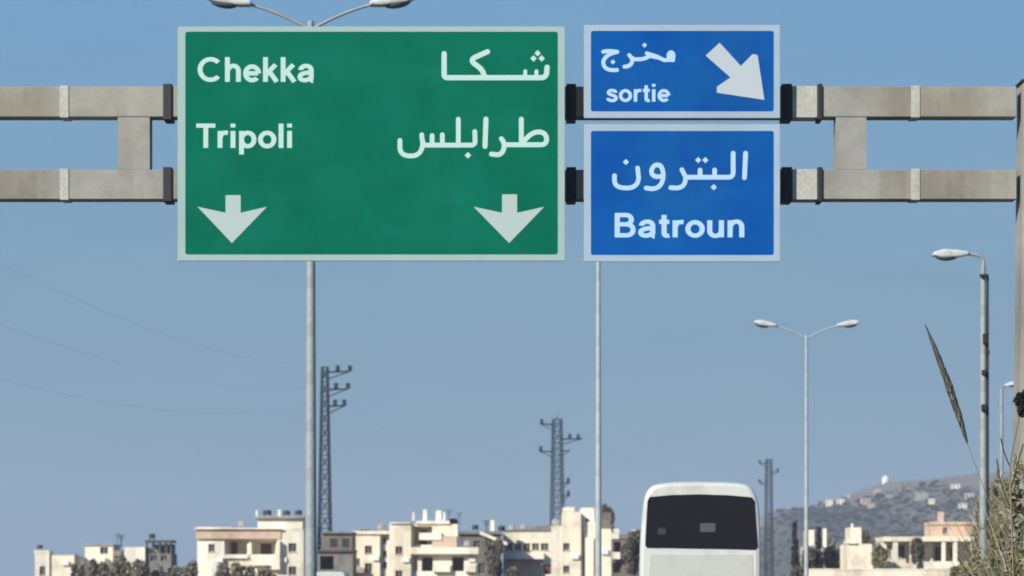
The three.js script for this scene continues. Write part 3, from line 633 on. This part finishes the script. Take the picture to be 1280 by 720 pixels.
{ // single armed lamp at the right roadside, hung with small boxes
  const d = 72, gx = X(1229, d), gy = ground(gx, d) - 0.1, H = Y(322, d) - gy;
  const t = thing('roadside_lamp', 'single armed lamp at the right roadside with small dark boxes on its pole', 'street lamp', [gx, gy, -d]);
  part('pole', poleGeo(H - 0.2, 0.105, 0.062), M.galv, t);
  part('arm', tube([[0, H - 0.25, 0], [0, H - 0.06, 0], [-0.09, H + 0.04, 0], [-0.42, H + 0.10, 0]], 0.04, 18, 8), M.galv, t);
  lampHead(t, -0.42, H + 0.09, -1, -0.02, 1.0);
  const at = (py) => Y(py, d) - gy;
  for (const [py, w, h, x] of [[345, 0.2, 0.06, 0], [424, 0.11, 0.24, 0.03], [441, 0.07, 0.08, 0.09], [466, 0.10, 0.12, 0.0], [510, 0.12, 0.16, 0.0]]) part('junction_box', rb(x - w / 2, x + w / 2, at(py) - h / 2, at(py) + h / 2, 0.05, 0.2, 0.015), M.clamp, t);
  part('conduit', bar([0.1, at(655), 0.02], [0.1, at(345), 0.02], 0.035, 0.03, 8), M.lattice, t);
}
{
  const d = 96, gx = X(1252, d), gy = ground(gx, d) - 0.1, H = Y(486, d) - gy;
  const t = thing('roadside_lamp', 'small farther lamp with a bright white head near the right edge', 'street lamp', [gx, gy, -d], -0.9);
  part('pole', poleGeo(H, 0.07, 0.05), M.galv, t);
  part('arm', tube([[0, H - 0.1, 0], [0.05, H + 0.05, 0], [0.25, H + 0.1, 0]], 0.03, 12, 6), M.galv, t);
  lampHead(t, 0.2, H + 0.1, 1, 0.1, 0.6);
}

// ------------------------------------------------------------------ sign gantry
const GD = 40.3, gX = (px) => X(px, GD), gY = (py) => Y(py, GD), GF = -40.3;      // front face of the beams
{
  const t = thing('sign_gantry', 'beige grey steel gantry of twin box beams carrying the road signs', 'gantry', [gX(1298), 0, GF]);
  const x0 = gX(1298), lx = (px) => gX(px) - x0, DEP = 0.32;
  for (const [a, b] of [[108, 146], [212, 249]]) part('beam', rb(-19.6 - x0, lx(1271), gY(b), gY(a), -DEP, 0, 0.012), M.beam, t);
  for (const [a, b] of [[147, 187], [1045, 1083], [-520, -480], [-900, -860]]) part('strut', bx(lx(a), lx(b), gY(211.7), gY(146.3), -DEP + 0.01, -0.01), M.beam, t);
  for (const px of [80, 1144, -420]) for (const [a, b] of [[107, 147], [211, 250]]) part('splice_collar', rb(lx(px - 5), lx(px + 6), gY(b), gY(a), -DEP - 0.01, 0.012, 0.006), M.collar, t);
  for (const [p, q] of [[204, 215], [708, 720], [977, 990], [1022, 1028]]) for (const [a, b] of [[105, 150], [209, 252]]) part('clamp', rb(lx(p), lx(q), gY(b), gY(a), -DEP - 0.03, 0.03, 0.01), M.clamp, t);
  for (const px of [1006]) for (const [a, b] of [[107.5, 147], [211.5, 249.5]]) part('end_sleeve', rb(lx(990.5), lx(1021.5), gY(b), gY(a), -DEP - 0.008, 0.008, 0.006), M.collar, t);
  // posts: tapered square columns with base plates
  for (const cx of [0.02, -19.85 - x0]) {
    const top = gY(104), w0 = 0.32, w1 = 0.235, g = new THREE.CylinderGeometry(w1 * Math.SQRT2, w0 * Math.SQRT2, top, 4, 1).toNonIndexed(); g.rotateY(Math.PI / 4); g.computeVertexNormals();
    part('post', muv(g.translate(cx, top / 2, -0.16)), M.beam, t);
    part('base_plate', bx(cx - 0.5, cx + 0.5, 0, 0.06, -0.66, 0.34), M.galv, t);
    part('cap_plate', rb(cx - 0.26, cx + 0.26, top + 0.003, top + 0.04, -0.42, 0.1, 0.01), M.clamp, t);
  }
}
// ---- sign faces: flat print on canvas, drawn in the picture columns and rows of the signs
function face(x0, x1, y0, y1, k, draw) {
  const W = Math.round((x1 - x0) * k), H = Math.round((y1 - y0) * k), cv = document.createElement('canvas'); cv.width = W; cv.height = H;
  const g = cv.getContext('2d'); g.setTransform(k, 0, 0, k, -x0 * k, -y0 * k); g.lineCap = 'round'; g.lineJoin = 'round'; draw(g);
  const t = new THREE.CanvasTexture(cv); t.colorSpace = THREE.SRGBColorSpace; t.generateMipmaps = true; t.minFilter = THREE.LinearMipmapLinearFilter; t.magFilter = THREE.LinearFilter; t.anisotropy = 4; return t;
}
const stroke = (g, w, ...lines) => { g.lineWidth = w; for (const l of lines) { g.beginPath(); g.moveTo(l[0][0], l[0][1]); for (const p of l.slice(1)) p.length === 4 ? g.quadraticCurveTo(...p) : p.length === 6 ? g.bezierCurveTo(...p) : g.lineTo(...p); g.stroke(); } };
const dot = (g, r, ...ps) => { for (const [x, y] of ps) { g.save(); g.translate(x, y); g.rotate(Math.PI / 4); g.fillRect(-r, -r, 2 * r, 2 * r); g.restore(); } };
// plain wide grotesque letters drawn as strokes: cap height 1, x height 0.72; e = ellipse arc [cx, cy, rx, ry, from, to]
const GLYPH = {
  C: [0.93, { e: [0.47, 0.5, 0.38, 0.415, 0.74, 5.54] }],
  h: [0.67, [[0.13, 0], [0.13, 1]], [[0.13, 0.38], [0.14, 0.72, 0.53, 0.74, 0.53, 0.42], [0.53, 0]]],
  e: [0.67, [[0.12, 0.345], [0.55, 0.345]], { e: [0.335, 0.345, 0.235, 0.275, 0, 5.55] }],
  k: [0.62, [[0.13, 0], [0.13, 1]], [[0.50, 0.70], [0.16, 0.30]], [[0.27, 0.42], [0.54, 0.0]]],
  a: [0.68, [[0.12, 0.48], [0.14, 0.69, 0.51, 0.72, 0.51, 0.46], [0.51, 0.14], [0.52, 0.02, 0.57, 0.04, 0.58, 0.04]], [[0.51, 0.40], [0.40, 0.36, 0.10, 0.38, 0.10, 0.20], [0.10, 0.02, 0.46, 0.02, 0.51, 0.24]]],
  T: [0.74, [[0.02, 0.915], [0.72, 0.915]], [[0.37, 0], [0.37, 0.95]]],
  r: [0.45, [[0.13, 0], [0.13, 0.70]], [[0.13, 0.36], [0.15, 0.60, 0.24, 0.65, 0.42, 0.62]]],
  i: [0.29, [[0.13, 0], [0.13, 0.70]], [[0.13, 0.84], [0.13, 1]]],
  l: [0.29, [[0.13, 0], [0.13, 1]]],
  p: [0.70, [[0.13, -0.27], [0.13, 0.70]], { e: [0.36, 0.345, 0.225, 0.275, 0, 6.2832] }],
  o: [0.70, { e: [0.345, 0.345, 0.245, 0.275, 0, 6.2832] }],
  s: [0.62, [[0.50, 0.50], [0.48, 0.68, 0.13, 0.68, 0.13, 0.51], [0.13, 0.36, 0.51, 0.39, 0.51, 0.20], [0.51, 0.01, 0.12, 0.02, 0.09, 0.20]]],
  t: [0.43, [[0.20, 0.92], [0.20, 0.20], [0.20, 0.06, 0.28, 0.05, 0.38, 0.08]], [[0.03, 0.635], [0.38, 0.635]]],
  B: [0.82, [[0.13, 0], [0.13, 1]], [[0.1, 0.915], [0.42, 0.915], [0.68, 0.915, 0.68, 0.535, 0.42, 0.535], [0.1, 0.535]], [[0.1, 0.085], [0.45, 0.085], [0.75, 0.085, 0.75, 0.535, 0.45, 0.535]]],
  u: [0.68, [[0.13, 0.70], [0.13, 0.28], [0.13, -0.01, 0.52, -0.02, 0.53, 0.30]], [[0.53, 0.70], [0.53, 0]]],
  n: [0.68, [[0.13, 0], [0.13, 0.70]], [[0.13, 0.38], [0.14, 0.72, 0.53, 0.74, 0.53, 0.42], [0.53, 0]]],
};
function latin(g, text, x0, x1, yb, cap) {
  const gap = 0.02, total = [...text].reduce((n, c) => n + GLYPH[c][0] + gap, 0) - 0.08;
  g.save(); g.translate(x0, yb); g.scale((x1 - x0) / total, -cap); g.lineCap = 'butt'; g.lineWidth = 0.178;
  let x = text[0] === 'B' ? -0.05 : 0.01;
  for (const c of text) {
    for (const l of GLYPH[c].slice(1)) {
      g.beginPath();
      if (l.e) g.ellipse(x + l.e[0], l.e[1], l.e[2], l.e[3], 0, l.e[4], l.e[5]);
      else l.forEach((p, k) => { if (!k) g.moveTo(x + p[0], p[1]); else if (p.length === 6) g.bezierCurveTo(x + p[0], p[1], x + p[2], p[3], x + p[4], p[5]); else g.lineTo(x + p[0], p[1]); });
      g.stroke();
    }
    x += GLYPH[c][0] + gap;
  }
  g.restore();
}
function grime(g, x0, x1, y0, y1, seed, n = 240) {
  const r = rngOf(seed);
  for (let i = 0; i < n; i++) { g.fillStyle = r() < 0.5 ? 'rgba(255,255,255,0.006)' : 'rgba(0,0,0,0.010)'; const w = 6 + r() * 60, h = 4 + r() * 40; g.beginPath(); g.ellipse(x0 + r() * (x1 - x0), y0 + r() * (y1 - y0), w, h, 0, 0, 7); g.fill(); }
}
const GREEN = '#00634d', GLET = '#b0cbc4', GBOR = '#98aeaa', BLUE = '#054e9a', BLET = '#a8c4e2', BBOR = '#9bacbb';
const greenTex = face(222, 706, 33, 326, 4.2, (g) => {
  g.fillStyle = GBOR; g.fillRect(222, 33, 484, 293); g.fillStyle = GREEN; g.beginPath(); g.roundRect(231.5, 39.5, 466, 279, 3); g.fill();
  grime(g, 231, 698, 39, 318, 3);
  g.fillStyle = g.strokeStyle = GLET;
  latin(g, 'Chekka', 246.5, 392.5, 102.3, 31); latin(g, 'Tripoli', 244, 365, 185, 30.5);
  // shekka
  stroke(g, 6.6, [[555.3, 67], [555.3, 93], [555.3, 97, 559.5, 97], [676, 97], [682.5, 97, 683.4, 91.5], [684, 84]], [[609.5, 64.5], [594, 71.5], [588, 74.5, 592.5, 79], [599, 84], [604.5, 88.5, 605.5, 96]]);
  stroke(g, 5, [[670.8, 89], [670.5, 96]], [[656.8, 89], [656.5, 96]]);
  dot(g, 2.9, [672.2, 66.4], [667.1, 73], [677.3, 73]);
  // tarablus
  stroke(g, 6.2, [[651.8, 149], [651.8, 179]], [[633, 181], [676, 181], [683.5, 181, 683.5, 173.5], [682.5, 164.5, 672, 165], [662, 166, 653, 180]], [[627, 173.5], [630, 177, 630.5, 182], [629.5, 193.5, 621, 193.5], [614.5, 192.6]]);
  stroke(g, 6.4, [[607.6, 149], [606.4, 183]]);
  stroke(g, 6, [[593.6, 164.5], [594, 177], [593.5, 181.5, 589, 181.5], [532, 181.5], [527.5, 181.5, 527.3, 168.5]], [[573, 149], [573, 181]], [[553, 168.5], [553, 181]], [[540.2, 169.5], [540.2, 181]], [[528.5, 176], [529, 195, 513.5, 195], [500.5, 195, 500, 185], [500, 175.5]]);
  dot(g, 3, [585, 194.2]);
});
const exitTex = face(730, 975, 31, 148, 4.5, (g) => {
  g.fillStyle = BBOR; g.fillRect(730, 31, 245, 117); g.fillStyle = BLUE; g.beginPath(); g.roundRect(738.5, 38.5, 229, 101.5, 3); g.fill(); grime(g, 738, 967, 38, 140, 4, 120);
  g.fillStyle = g.strokeStyle = BLET;
  stroke(g, 5.0, [[841.8, 70], [841.2, 75.5]], [[840, 75], [830, 75.3], [821, 70.8], [808.5, 66.8]], [[824, 72.5], [812, 70], [806, 74.2, 800, 74.2], [790.5, 74.2], [786.5, 69]], [[790.3, 72.5], [791, 83.5, 780.5, 83.6]], [[753.8, 64.8], [761, 63, 771.5, 65], [756.5, 68, 754, 77], [753.5, 89.5, 771, 87.8]]);
  g.beginPath(); g.ellipse(838.8, 69.6, 5.6, 6.6, 0, 0, 7); g.fill();
  dot(g, 2.3, [805.6, 56.5], [766, 77.6]);
  latin(g, 'sortie', 757, 836.5, 127.8, 22.5);
});
const batrounTex = face(730, 975, 155, 327, 4.5, (g) => {
  g.fillStyle = BBOR; g.fillRect(730, 155, 245, 172); g.fillStyle = BLUE; g.beginPath(); g.roundRect(738.5, 163.5, 229, 155.5, 3); g.fill(); grime(g, 738, 967, 163, 319, 5, 160);
  g.fillStyle = g.strokeStyle = BLET;
  stroke(g, 6, [[932.2, 191.5], [930.8, 222]], [[916.6, 191.5], [916.6, 216], [916, 221.5, 911, 221.5], [858, 221.5]], [[893.4, 212.5], [893.4, 221]], [[875.2, 212.5], [875.2, 221]]);
  stroke(g, 5.8, [[852.3, 212], [857, 221], [857.5, 234.8, 845, 235], [838.5, 234.6]], [[820.5, 220.8], [813.3, 219.5, 814.6, 212], [818, 203.5, 825.5, 207], [829.3, 212, 829, 220], [828, 236, 814, 236], [807.6, 235]], [[827, 220.5], [820.5, 220.8]]);
  stroke(g, 5.8, [[797, 210], [798.2, 222], [797.6, 235, 783, 235], [768.5, 235, 768, 226], [768, 219.5]]);
  dot(g, 2.8, [892.3, 234], [872.8, 200], [881.8, 200], [782.3, 202.5]);
  latin(g, 'Batroun', 768.5, 932.5, 296.8, 30.5);
});
function sign(name, label, x0, x1, y0, y1, map, d = 40) {
  const w = X(x1, d) - X(x0, d), h = Y(y0, d) - Y(y1, d), t = thing(name, label, 'road sign', [X((x0 + x1) / 2, d), Y(y1, d), -d]);
  const f = new THREE.Mesh(new THREE.PlaneGeometry(w - 0.004, h - 0.004).translate(0, h / 2, 0.002), new THREE.MeshPhysicalMaterial({ map, roughness: 0.7, specularIntensity: 0.12 }));
  f.name = 'sign_face'; f.receiveShadow = true; t.add(f);
  part('panel', rb(-w / 2, w / 2, 0, h, -0.05, 0, 0.006), M.alu, t);
  for (let k = 0; k < 3; k++) { const x = -w / 2 + w * (0.18 + 0.32 * k); part('mounting_rail', bx(x - 0.04, x + 0.04, 0.05, h - 0.05, -0.13, -0.051), M.alu, t); }
  return (name2, pts, m) => { const q = pts.map(([px, py]) => [X(px, d) - t.position.x, Y(py, d) - t.position.y]); return part(name2, extr(poly(q), 0.004, 0.008), m, t); };
}
const arrowG = mat('#a3b4b0', 0.7), arrowB = mat('#aab5bb', 0.7);
{
  const add = sign('direction_sign', 'large green bilingual direction sign with two white down arrows', 222, 706, 33, 326, greenTex);
  add('arrow', [[282, 244], [301, 244], [301, 266], [334, 258.5], [290, 304], [247, 258.5], [282, 266]], arrowG);
  add('arrow', [[627.5, 243], [646.5, 243], [646.5, 266], [680.5, 258.5], [636.5, 304], [592, 258.5], [627.5, 266]], arrowG);
}
{
  const add = sign('exit_sign', 'upper small blue exit sign with a white diagonal arrow', 730, 975, 31, 147.5, exitTex);
  add('arrow', [[882, 69.5], [899.5, 53.5], [926, 82.5], [941, 67.5], [947, 69], [955.5, 125], [896, 116], [896, 108.5], [913, 97]], arrowB);
}
sign('exit_sign', 'lower blue sign with the exit town name in two scripts', 730, 975, 155, 327, batrounTex);

// ------------------------------------------------------------------ coach
{
  const d = 63, s = d / F, gx = X(874.5, d), gy = base(d), t = thing('coach', 'white coach seen from behind driving away under the gantry', 'coach', [gx, gy, -d], -0.076);
  const u = (px) => (px - 874.5) * s, v = (py) => EYE + (HY - py) * s - gy, L = 10.5;
  const half = [[u(950.5), 0.55], [u(950.5), v(690)], [u(949.5), v(650)], [u(947.5), v(630)], [u(943.5), v(617)], [u(936.5), v(608)], [u(926), v(604.2)], [u(905), v(602.6)]];
  const shape = new THREE.Shape(); shape.moveTo(u(798.5), 0.55); shape.lineTo(half[0][0], half[0][1]); shape.lineTo(half[1][0], half[1][1]); shape.splineThru(half.slice(2).map((p) => new THREE.Vector2(...p)));
  const left = [[u(874.5), v(602)], [u(845), v(602.4)], [u(826), v(604)], [u(815), v(607.5)], [u(808), v(615)], [u(804.5), v(627)], [u(802), v(650)], [u(799.5), v(690)], [u(798.5), 0.55]];
  shape.splineThru(left.map((p) => new THREE.Vector2(...p)));
  part('body', extr(shape, -L, 0, 0.09), M.bus, t);
  // rear window, glued in a black band and standing 12 mm proud
  const win = new THREE.Shape(); const P = [[812, 621], [840, 618.6], [874, 617.8], [910, 619], [939, 621.6], [943, 626], [946.8, 683], [944.5, 687.6], [910, 686.6], [874, 686], [835, 685.2], [809, 685], [806.5, 681.5], [809.2, 626]].map(([a, b]) => new THREE.Vector2(u(a), v(b)));
  win.setFromPoints(P);
  const wnd = part('rear_window', extr(win, -0.03, 0.012, 0.006), M.busglass, t);
  part('sticker', bx(u(875), u(894), v(665), v(654), 0.0125, 0.0135), mat([0.06, 0.06, 0.068], 0.7), wnd);
  part('sticker', bx(u(822), u(832), v(668), v(660), 0.0125, 0.0135), mat([0.024, 0.024, 0.034], 0.7), wnd);
  part('roof_hatch', rb(-0.55, 0.55, v(602.5), v(602.5) + 0.03, -3.4, -2.3, 0.012), M.bus, t);
  part('rear_panel', extr(poly([[u(812), v(693)], [u(940), v(693)], [u(942), 1.1], [u(810), 1.1]]), -0.02, 0.012, 0.005), M.busgrey, t);
  for (const k of [-1, 1]) part('marker_lamp', rb(k * 0.82 - 0.05, k * 0.82 + 0.05, v(611.5), v(609.5), -0.12, -0.055, 0.01), M.red, t);
  part('engine_grille', Array.from({ length: 7 }, (_, k) => bx(-0.7, 0.7, 0.95 + k * 0.05, 0.98 + k * 0.05, 0.001, 0.025)), M.seal, t);
  part('bumper', rb(-1.22, 1.22, 0.42, 0.78, -0.3, 0.1, 0.06), M.bus, t);
  part('number_plate', bx(-0.26, 0.26, 0.80, 0.91, 0.004, 0.02), M.paint, t);
  for (const k of [-1, 1]) { part('tail_light', rb(k * 1.12 - 0.09, k * 1.12 + 0.09, 0.95, 1.45, -0.02, 0.03, 0.02), M.red, t); part('indicator', rb(k * 1.12 - 0.09, k * 1.12 + 0.09, 1.47, 1.62, -0.02, 0.03, 0.02), M.amber, t); }
  for (const k of [-1, 1]) for (let i = 0; i < 6; i++) part('side_window', rb(k * 1.2 - 0.05, k * 1.2 + 0.05, 1.75, 2.75, -1.9 - i * 1.4, -0.6 - i * 1.4, 0.03), M.busglass, t);
  for (const k of [-1, 1]) for (const z of [-2.9, -8.6]) { const w = part('wheel', muv(new THREE.CylinderGeometry(0.5, 0.5, 0.3, 24).rotateZ(Math.PI / 2).translate(k * 1.06, 0.5, z)), M.rubber, t); part('rim', muv(new THREE.CylinderGeometry(0.27, 0.27, 0.02, 18).rotateZ(Math.PI / 2).translate(k * 1.22, 0.5, z)), M.alu, w); }
  part('underbody', bx(-1.1, 1.1, 0.3, 0.6, -10.2, -0.3), M.seal, t);
}
{ // van ahead on the far carriageway: only its roof reaches into the picture
  const d = 150, gx = X(412, d), s = d / F, t = thing('van', 'white van whose roof just shows at the bottom edge beside the lamp pole', 'van', [gx, base(d) - 0.02, -d]);
  const H = Y(714.5, d) - t.position.y, w = 43 * s / 2;
  const sh = poly([[-w, 0.4], [w, 0.4], [w, 1.1], [w * 0.98, H * 0.6], [w * 0.9, H - 0.12], [w * 0.78, H - 0.02], [0, H], [-w * 0.78, H - 0.02], [-w * 0.9, H - 0.12], [-w * 0.98, H * 0.6], [-w, 1.1]]);
  part('body', extr(sh, -4.6, 0, 0.07), M.bus, t);
  part('rear_window', extr(poly([[-w * 0.72, 1.25], [w * 0.72, 1.25], [w * 0.66, H - 0.3], [-w * 0.66, H - 0.3]]), -0.02, 0.012, 0.004), M.busglass, t);
  part('bumper', rb(-w, w, 0.32, 0.55, -0.2, 0.08, 0.04), M.seal, t);
  for (const k of [-1, 1]) { part('tail_light', rb(k * w * 0.88 - 0.06, k * w * 0.88 + 0.06, 0.8, 1.2, -0.02, 0.02, 0.015), M.red, t); for (const z of [-0.9, -3.7]) part('wheel', muv(new THREE.CylinderGeometry(0.33, 0.33, 0.22, 20).rotateZ(Math.PI / 2).translate(k * (w - 0.12), 0.33, z)), M.rubber, t); }
}

// ------------------------------------------------------------------ roadside vegetation on the right
function blades(r, n, spread, hMin, hMax, width, lean, tones) {          // tall grass or reed blades, each a bent tapering strip
  const pos = [], nor = [], col = [];
  for (let k = 0; k < n; k++) {
    const a = r() * 6.283, q = Math.sqrt(r()) * spread, x = Math.cos(a) * q, z = Math.sin(a) * q, h = hMin + (hMax - hMin) * r(), b = r() * 6.283, ln = lean * (0.3 + r()) * h, w = width * (0.6 + 0.8 * r());
    const t = tones[(r() * tones.length) | 0], v = 0.75 + 0.5 * r(), c = r() * 6.283, cx = Math.cos(c), cz = Math.sin(c), S = 4; let L, Rr;
    for (let i = 0; i <= S; i++) {
      const f = i / S, ww = w * (1 - f * 0.92), p = [x + Math.cos(b) * ln * f * f, h * (f - 0.16 * lean * f * f), z + Math.sin(b) * ln * f * f], l = [p[0] - cx * ww, p[1], p[2] - cz * ww], rr = [p[0] + cx * ww, p[1], p[2] + cz * ww];
      if (i) for (const q2 of [L, Rr, rr, L, rr, l]) { pos.push(...q2); nor.push(-cz, 0.25, cx); col.push(t[0] * v, t[1] * v, t[2] * v); }
      L = l; Rr = rr;
    }
  }
  const g = new THREE.BufferGeometry(); g.setAttribute('position', new THREE.Float32BufferAttribute(pos, 3)); g.setAttribute('normal', new THREE.Float32BufferAttribute(nor, 3)); g.setAttribute('color', new THREE.Float32BufferAttribute(col, 3)); return g;
}
function plume(r, len, n, tones) {
  const g = leafCloud(r, Array.from({ length: 7 }, (_, k) => [0, len * (0.08 + 0.14 * k), 0, len * 0.09 * Math.sin(Math.PI * (k + 1) / 8), len * 0.1, len * 0.09 * Math.sin(Math.PI * (k + 1) / 8)]), n, len * 0.05, tones); return g;
}
for (const [px, py, d, w, seed, tone, label] of [
  [1242, 596, 88, 36, 61, 'greyolive', 'grey olive reed clump just right of the roadside lamp pole'],
  [1268, 585, 86, 40, 62, 'greyolive', 'tall grey olive reed clump behind the gantry post'],
  [1292, 575, 82, 40, 63, 'olive', 'tall green reed clump cut by the right edge'],
  [1256, 628, 80, 40, 64, 'dry', 'dry straw coloured reed clump in the middle of the right bank'],
  [1284, 618, 76, 40, 65, 'greyolive', 'reed clump in front of the gantry post at the right edge'],
  [1234, 656, 70, 38, 66, 'olive', 'yellow green grass clump at the foot of the roadside lamp'],
  [1262, 660, 68, 44, 67, 'olive', 'broad green grass clump low on the right bank'],
  [1208, 684, 69, 28, 68, 'olive', 'low green grass clump left of the roadside lamp foot'],
  [1218, 702, 62, 34, 69, 'dry', 'low dry grass clump at the bottom edge left of the bank'],
  [1250, 694, 60, 46, 70, 'olive', 'front green grass clump at the bottom edge of the bank'],
  [1286, 676, 37.5, 46, 72, 'olive', 'near green reed clump before the foot of the gantry post'],
  [1277, 600, 38.4, 30, 73, 'greyolive', 'tall grey olive reeds standing right in front of the gantry post'],
  [1280, 688, 58, 40, 71, 'dry', 'front dry pinkish grass clump in the bottom right corner'],
]) {
  const r = rngOf(seed), x = X(px, d), top = Y(py, d), gy = Math.min(ground(x, d), top - 1.2) - 0.1, h = top - gy, W = w / F * d / 2, tn = TONES[tone];
  const t = thing('reed_clump', label, 'reeds', [x, gy, -d], 0, 'reed and grass clumps on the right bank');
  part('blade', blades(r, d < 50 ? 130 : 300, W * 0.95, h * 0.4, h * 0.96, (0.018 + h * 0.003) * Math.min(1, d / 75), 0.34, tn), leafMat, t).userData.kind = 'stuff';
  part('leaf_tuft', leafCloud(r, Array.from({ length: 13 }, () => [(r() - 0.5) * W * 1.9, h * (0.22 + 0.62 * r()), (r() - 0.5) * W * 1.2, W * (0.22 + 0.25 * r()), h * (0.09 + 0.1 * r()), W * 0.35]), 2300, 0.075 + d * 0.0004, tn), leafMat, t).userData.kind = 'stuff';
  const pl = []; for (let k = 0; k < 5; k++) { const q = plume(r, 0.35 + 0.2 * r(), 90, TONES.dry); q.rotateZ((r() - 0.5) * 0.5); q.translate((r() - 0.5) * W * 1.4, h * (0.86 + 0.12 * r()), (r() - 0.5) * W); pl.push(q); }
  part('plume', pl, dryMat, t).userData.kind = 'stuff';
}
function stalkPlant(name, label, category, d, path, r0, head, headName, headMat, extra) {
  const p = path.map(([px, py, dz = 0]) => [X(px, d), Y(py, d), -d + dz]), o = p[0];
  const t = thing(name, label, category, o);
  part('stalk', tube(p.map((q) => [q[0] - o[0], q[1] - o[1], q[2] - o[2]]), r0, 40, 6), mat([0.20, 0.17, 0.10], 0.9), t);
  part(headName, head.map((g) => g.translate(-o[0], -o[1], -o[2])), headMat, t);
  if (extra) extra(t, o);
  return t;
}
{ // leaning dried reed: a slender dark plume on a hair-thin stalk
  const d = 30, r = rngOf(81), A = new THREE.Vector3(X(1209, d), Y(554, d), -d), B = new THREE.Vector3(X(1159.5, d), Y(413, d), -d), L = A.distanceTo(B), g = [];
  const curve = new THREE.QuadraticBezierCurve3(A, new THREE.Vector3(X(1189, d), Y(484, d), -d), B);
  const pos = [], nor = [], col = [], tones = [[0.085, 0.09, 0.068], [0.125, 0.12, 0.09], [0.05, 0.056, 0.045]];
  for (let k = 0; k < 1500; k++) {                                  // overlapping husks, thickest a little above the middle
    const f = r(), p = curve.getPoint(f), tg = curve.getTangent(f), wd = 0.041 * Math.pow(Math.sin(Math.PI * Math.pow(f * 0.96 + 0.03, 0.85)), 0.9) + 0.003, a = r() * 6.283;
    const n = new THREE.Vector3(Math.cos(a), 0, Math.sin(a)).projectOnPlane(tg).normalize(), s = new THREE.Vector3().crossVectors(n, tg), l = 0.04 + 0.045 * r(), c = p.clone().addScaledVector(n, wd * Math.sqrt(r()) * 0.9);
    const e = c.clone().addScaledVector(tg, l).addScaledVector(n, 0.002), q1 = c.clone().addScaledVector(s, 0.007), q2 = c.clone().addScaledVector(s, -0.007), tn = tones[(r() * 3) | 0], v = 0.7 + 0.6 * r();
    for (const z of [q2, e, q1]) { pos.push(z.x, z.y, z.z); nor.push(n.x, n.y, n.z); col.push(tn[0] * v, tn[1] * v, tn[2] * v); }
  }
  const h = new THREE.BufferGeometry(); h.setAttribute('position', new THREE.Float32BufferAttribute(pos, 3)); h.setAttribute('normal', new THREE.Float32BufferAttribute(nor, 3)); h.setAttribute('color', new THREE.Float32BufferAttribute(col, 3)); g.push(h);
  stalkPlant('dry_reed', 'single dark slender reed plume leaning left against the sky at right', 'reed', d, [[1304, 935, 0], [1292, 860, 0], [1258, 700], [1228, 605], [1209, 554], [1189, 492], [1168, 435]], 0.0042, g, 'plume', dryMat);
}
{ // dark withered flower head at the right edge with thin twigs below it
  const d = 33, r = rngOf(82), c = [X(1276, d), Y(508, d), -d], dark = [[0.012, 0.012, 0.012], [0.022, 0.02, 0.018]];
  const g = [leafCloud(r, [[c[0], c[1] + 0.10, c[2], 0.055, 0.05, 0.06], [c[0] + 0.02, c[1] - 0.02, c[2], 0.06, 0.10, 0.06], [c[0] + 0.05, c[1] + 0.05, c[2], 0.07, 0.13, 0.07], [c[0] - 0.03, c[1] + 0.06, c[2], 0.045, 0.03, 0.05]], 800, 0.03, dark)];
  stalkPlant('withered_thistle', 'black withered plant head on a thin stalk at the right edge', 'plant', d, [[1272, 915, 0], [1268, 760], [1264, 640], [1263, 580], [1269, 545], [1275, 515]], 0.010, g, 'seed_head', dryMat, (t, o) => {
    for (const [a, b, e] of [[[1263, 585], [1255, 565], [1251, 548]], [[1264, 610], [1272, 580], [1279, 555]], [[1265, 640], [1250, 600], [1246, 574]]]) part('twig', tube([a, b, e].map(([px, py]) => [X(px, d) - o[0], Y(py, d) - o[1], 0]), 0.008, 14, 5), mat([0.06, 0.055, 0.035], 0.9), t);
  });
}
renderer.render(scene, camera);
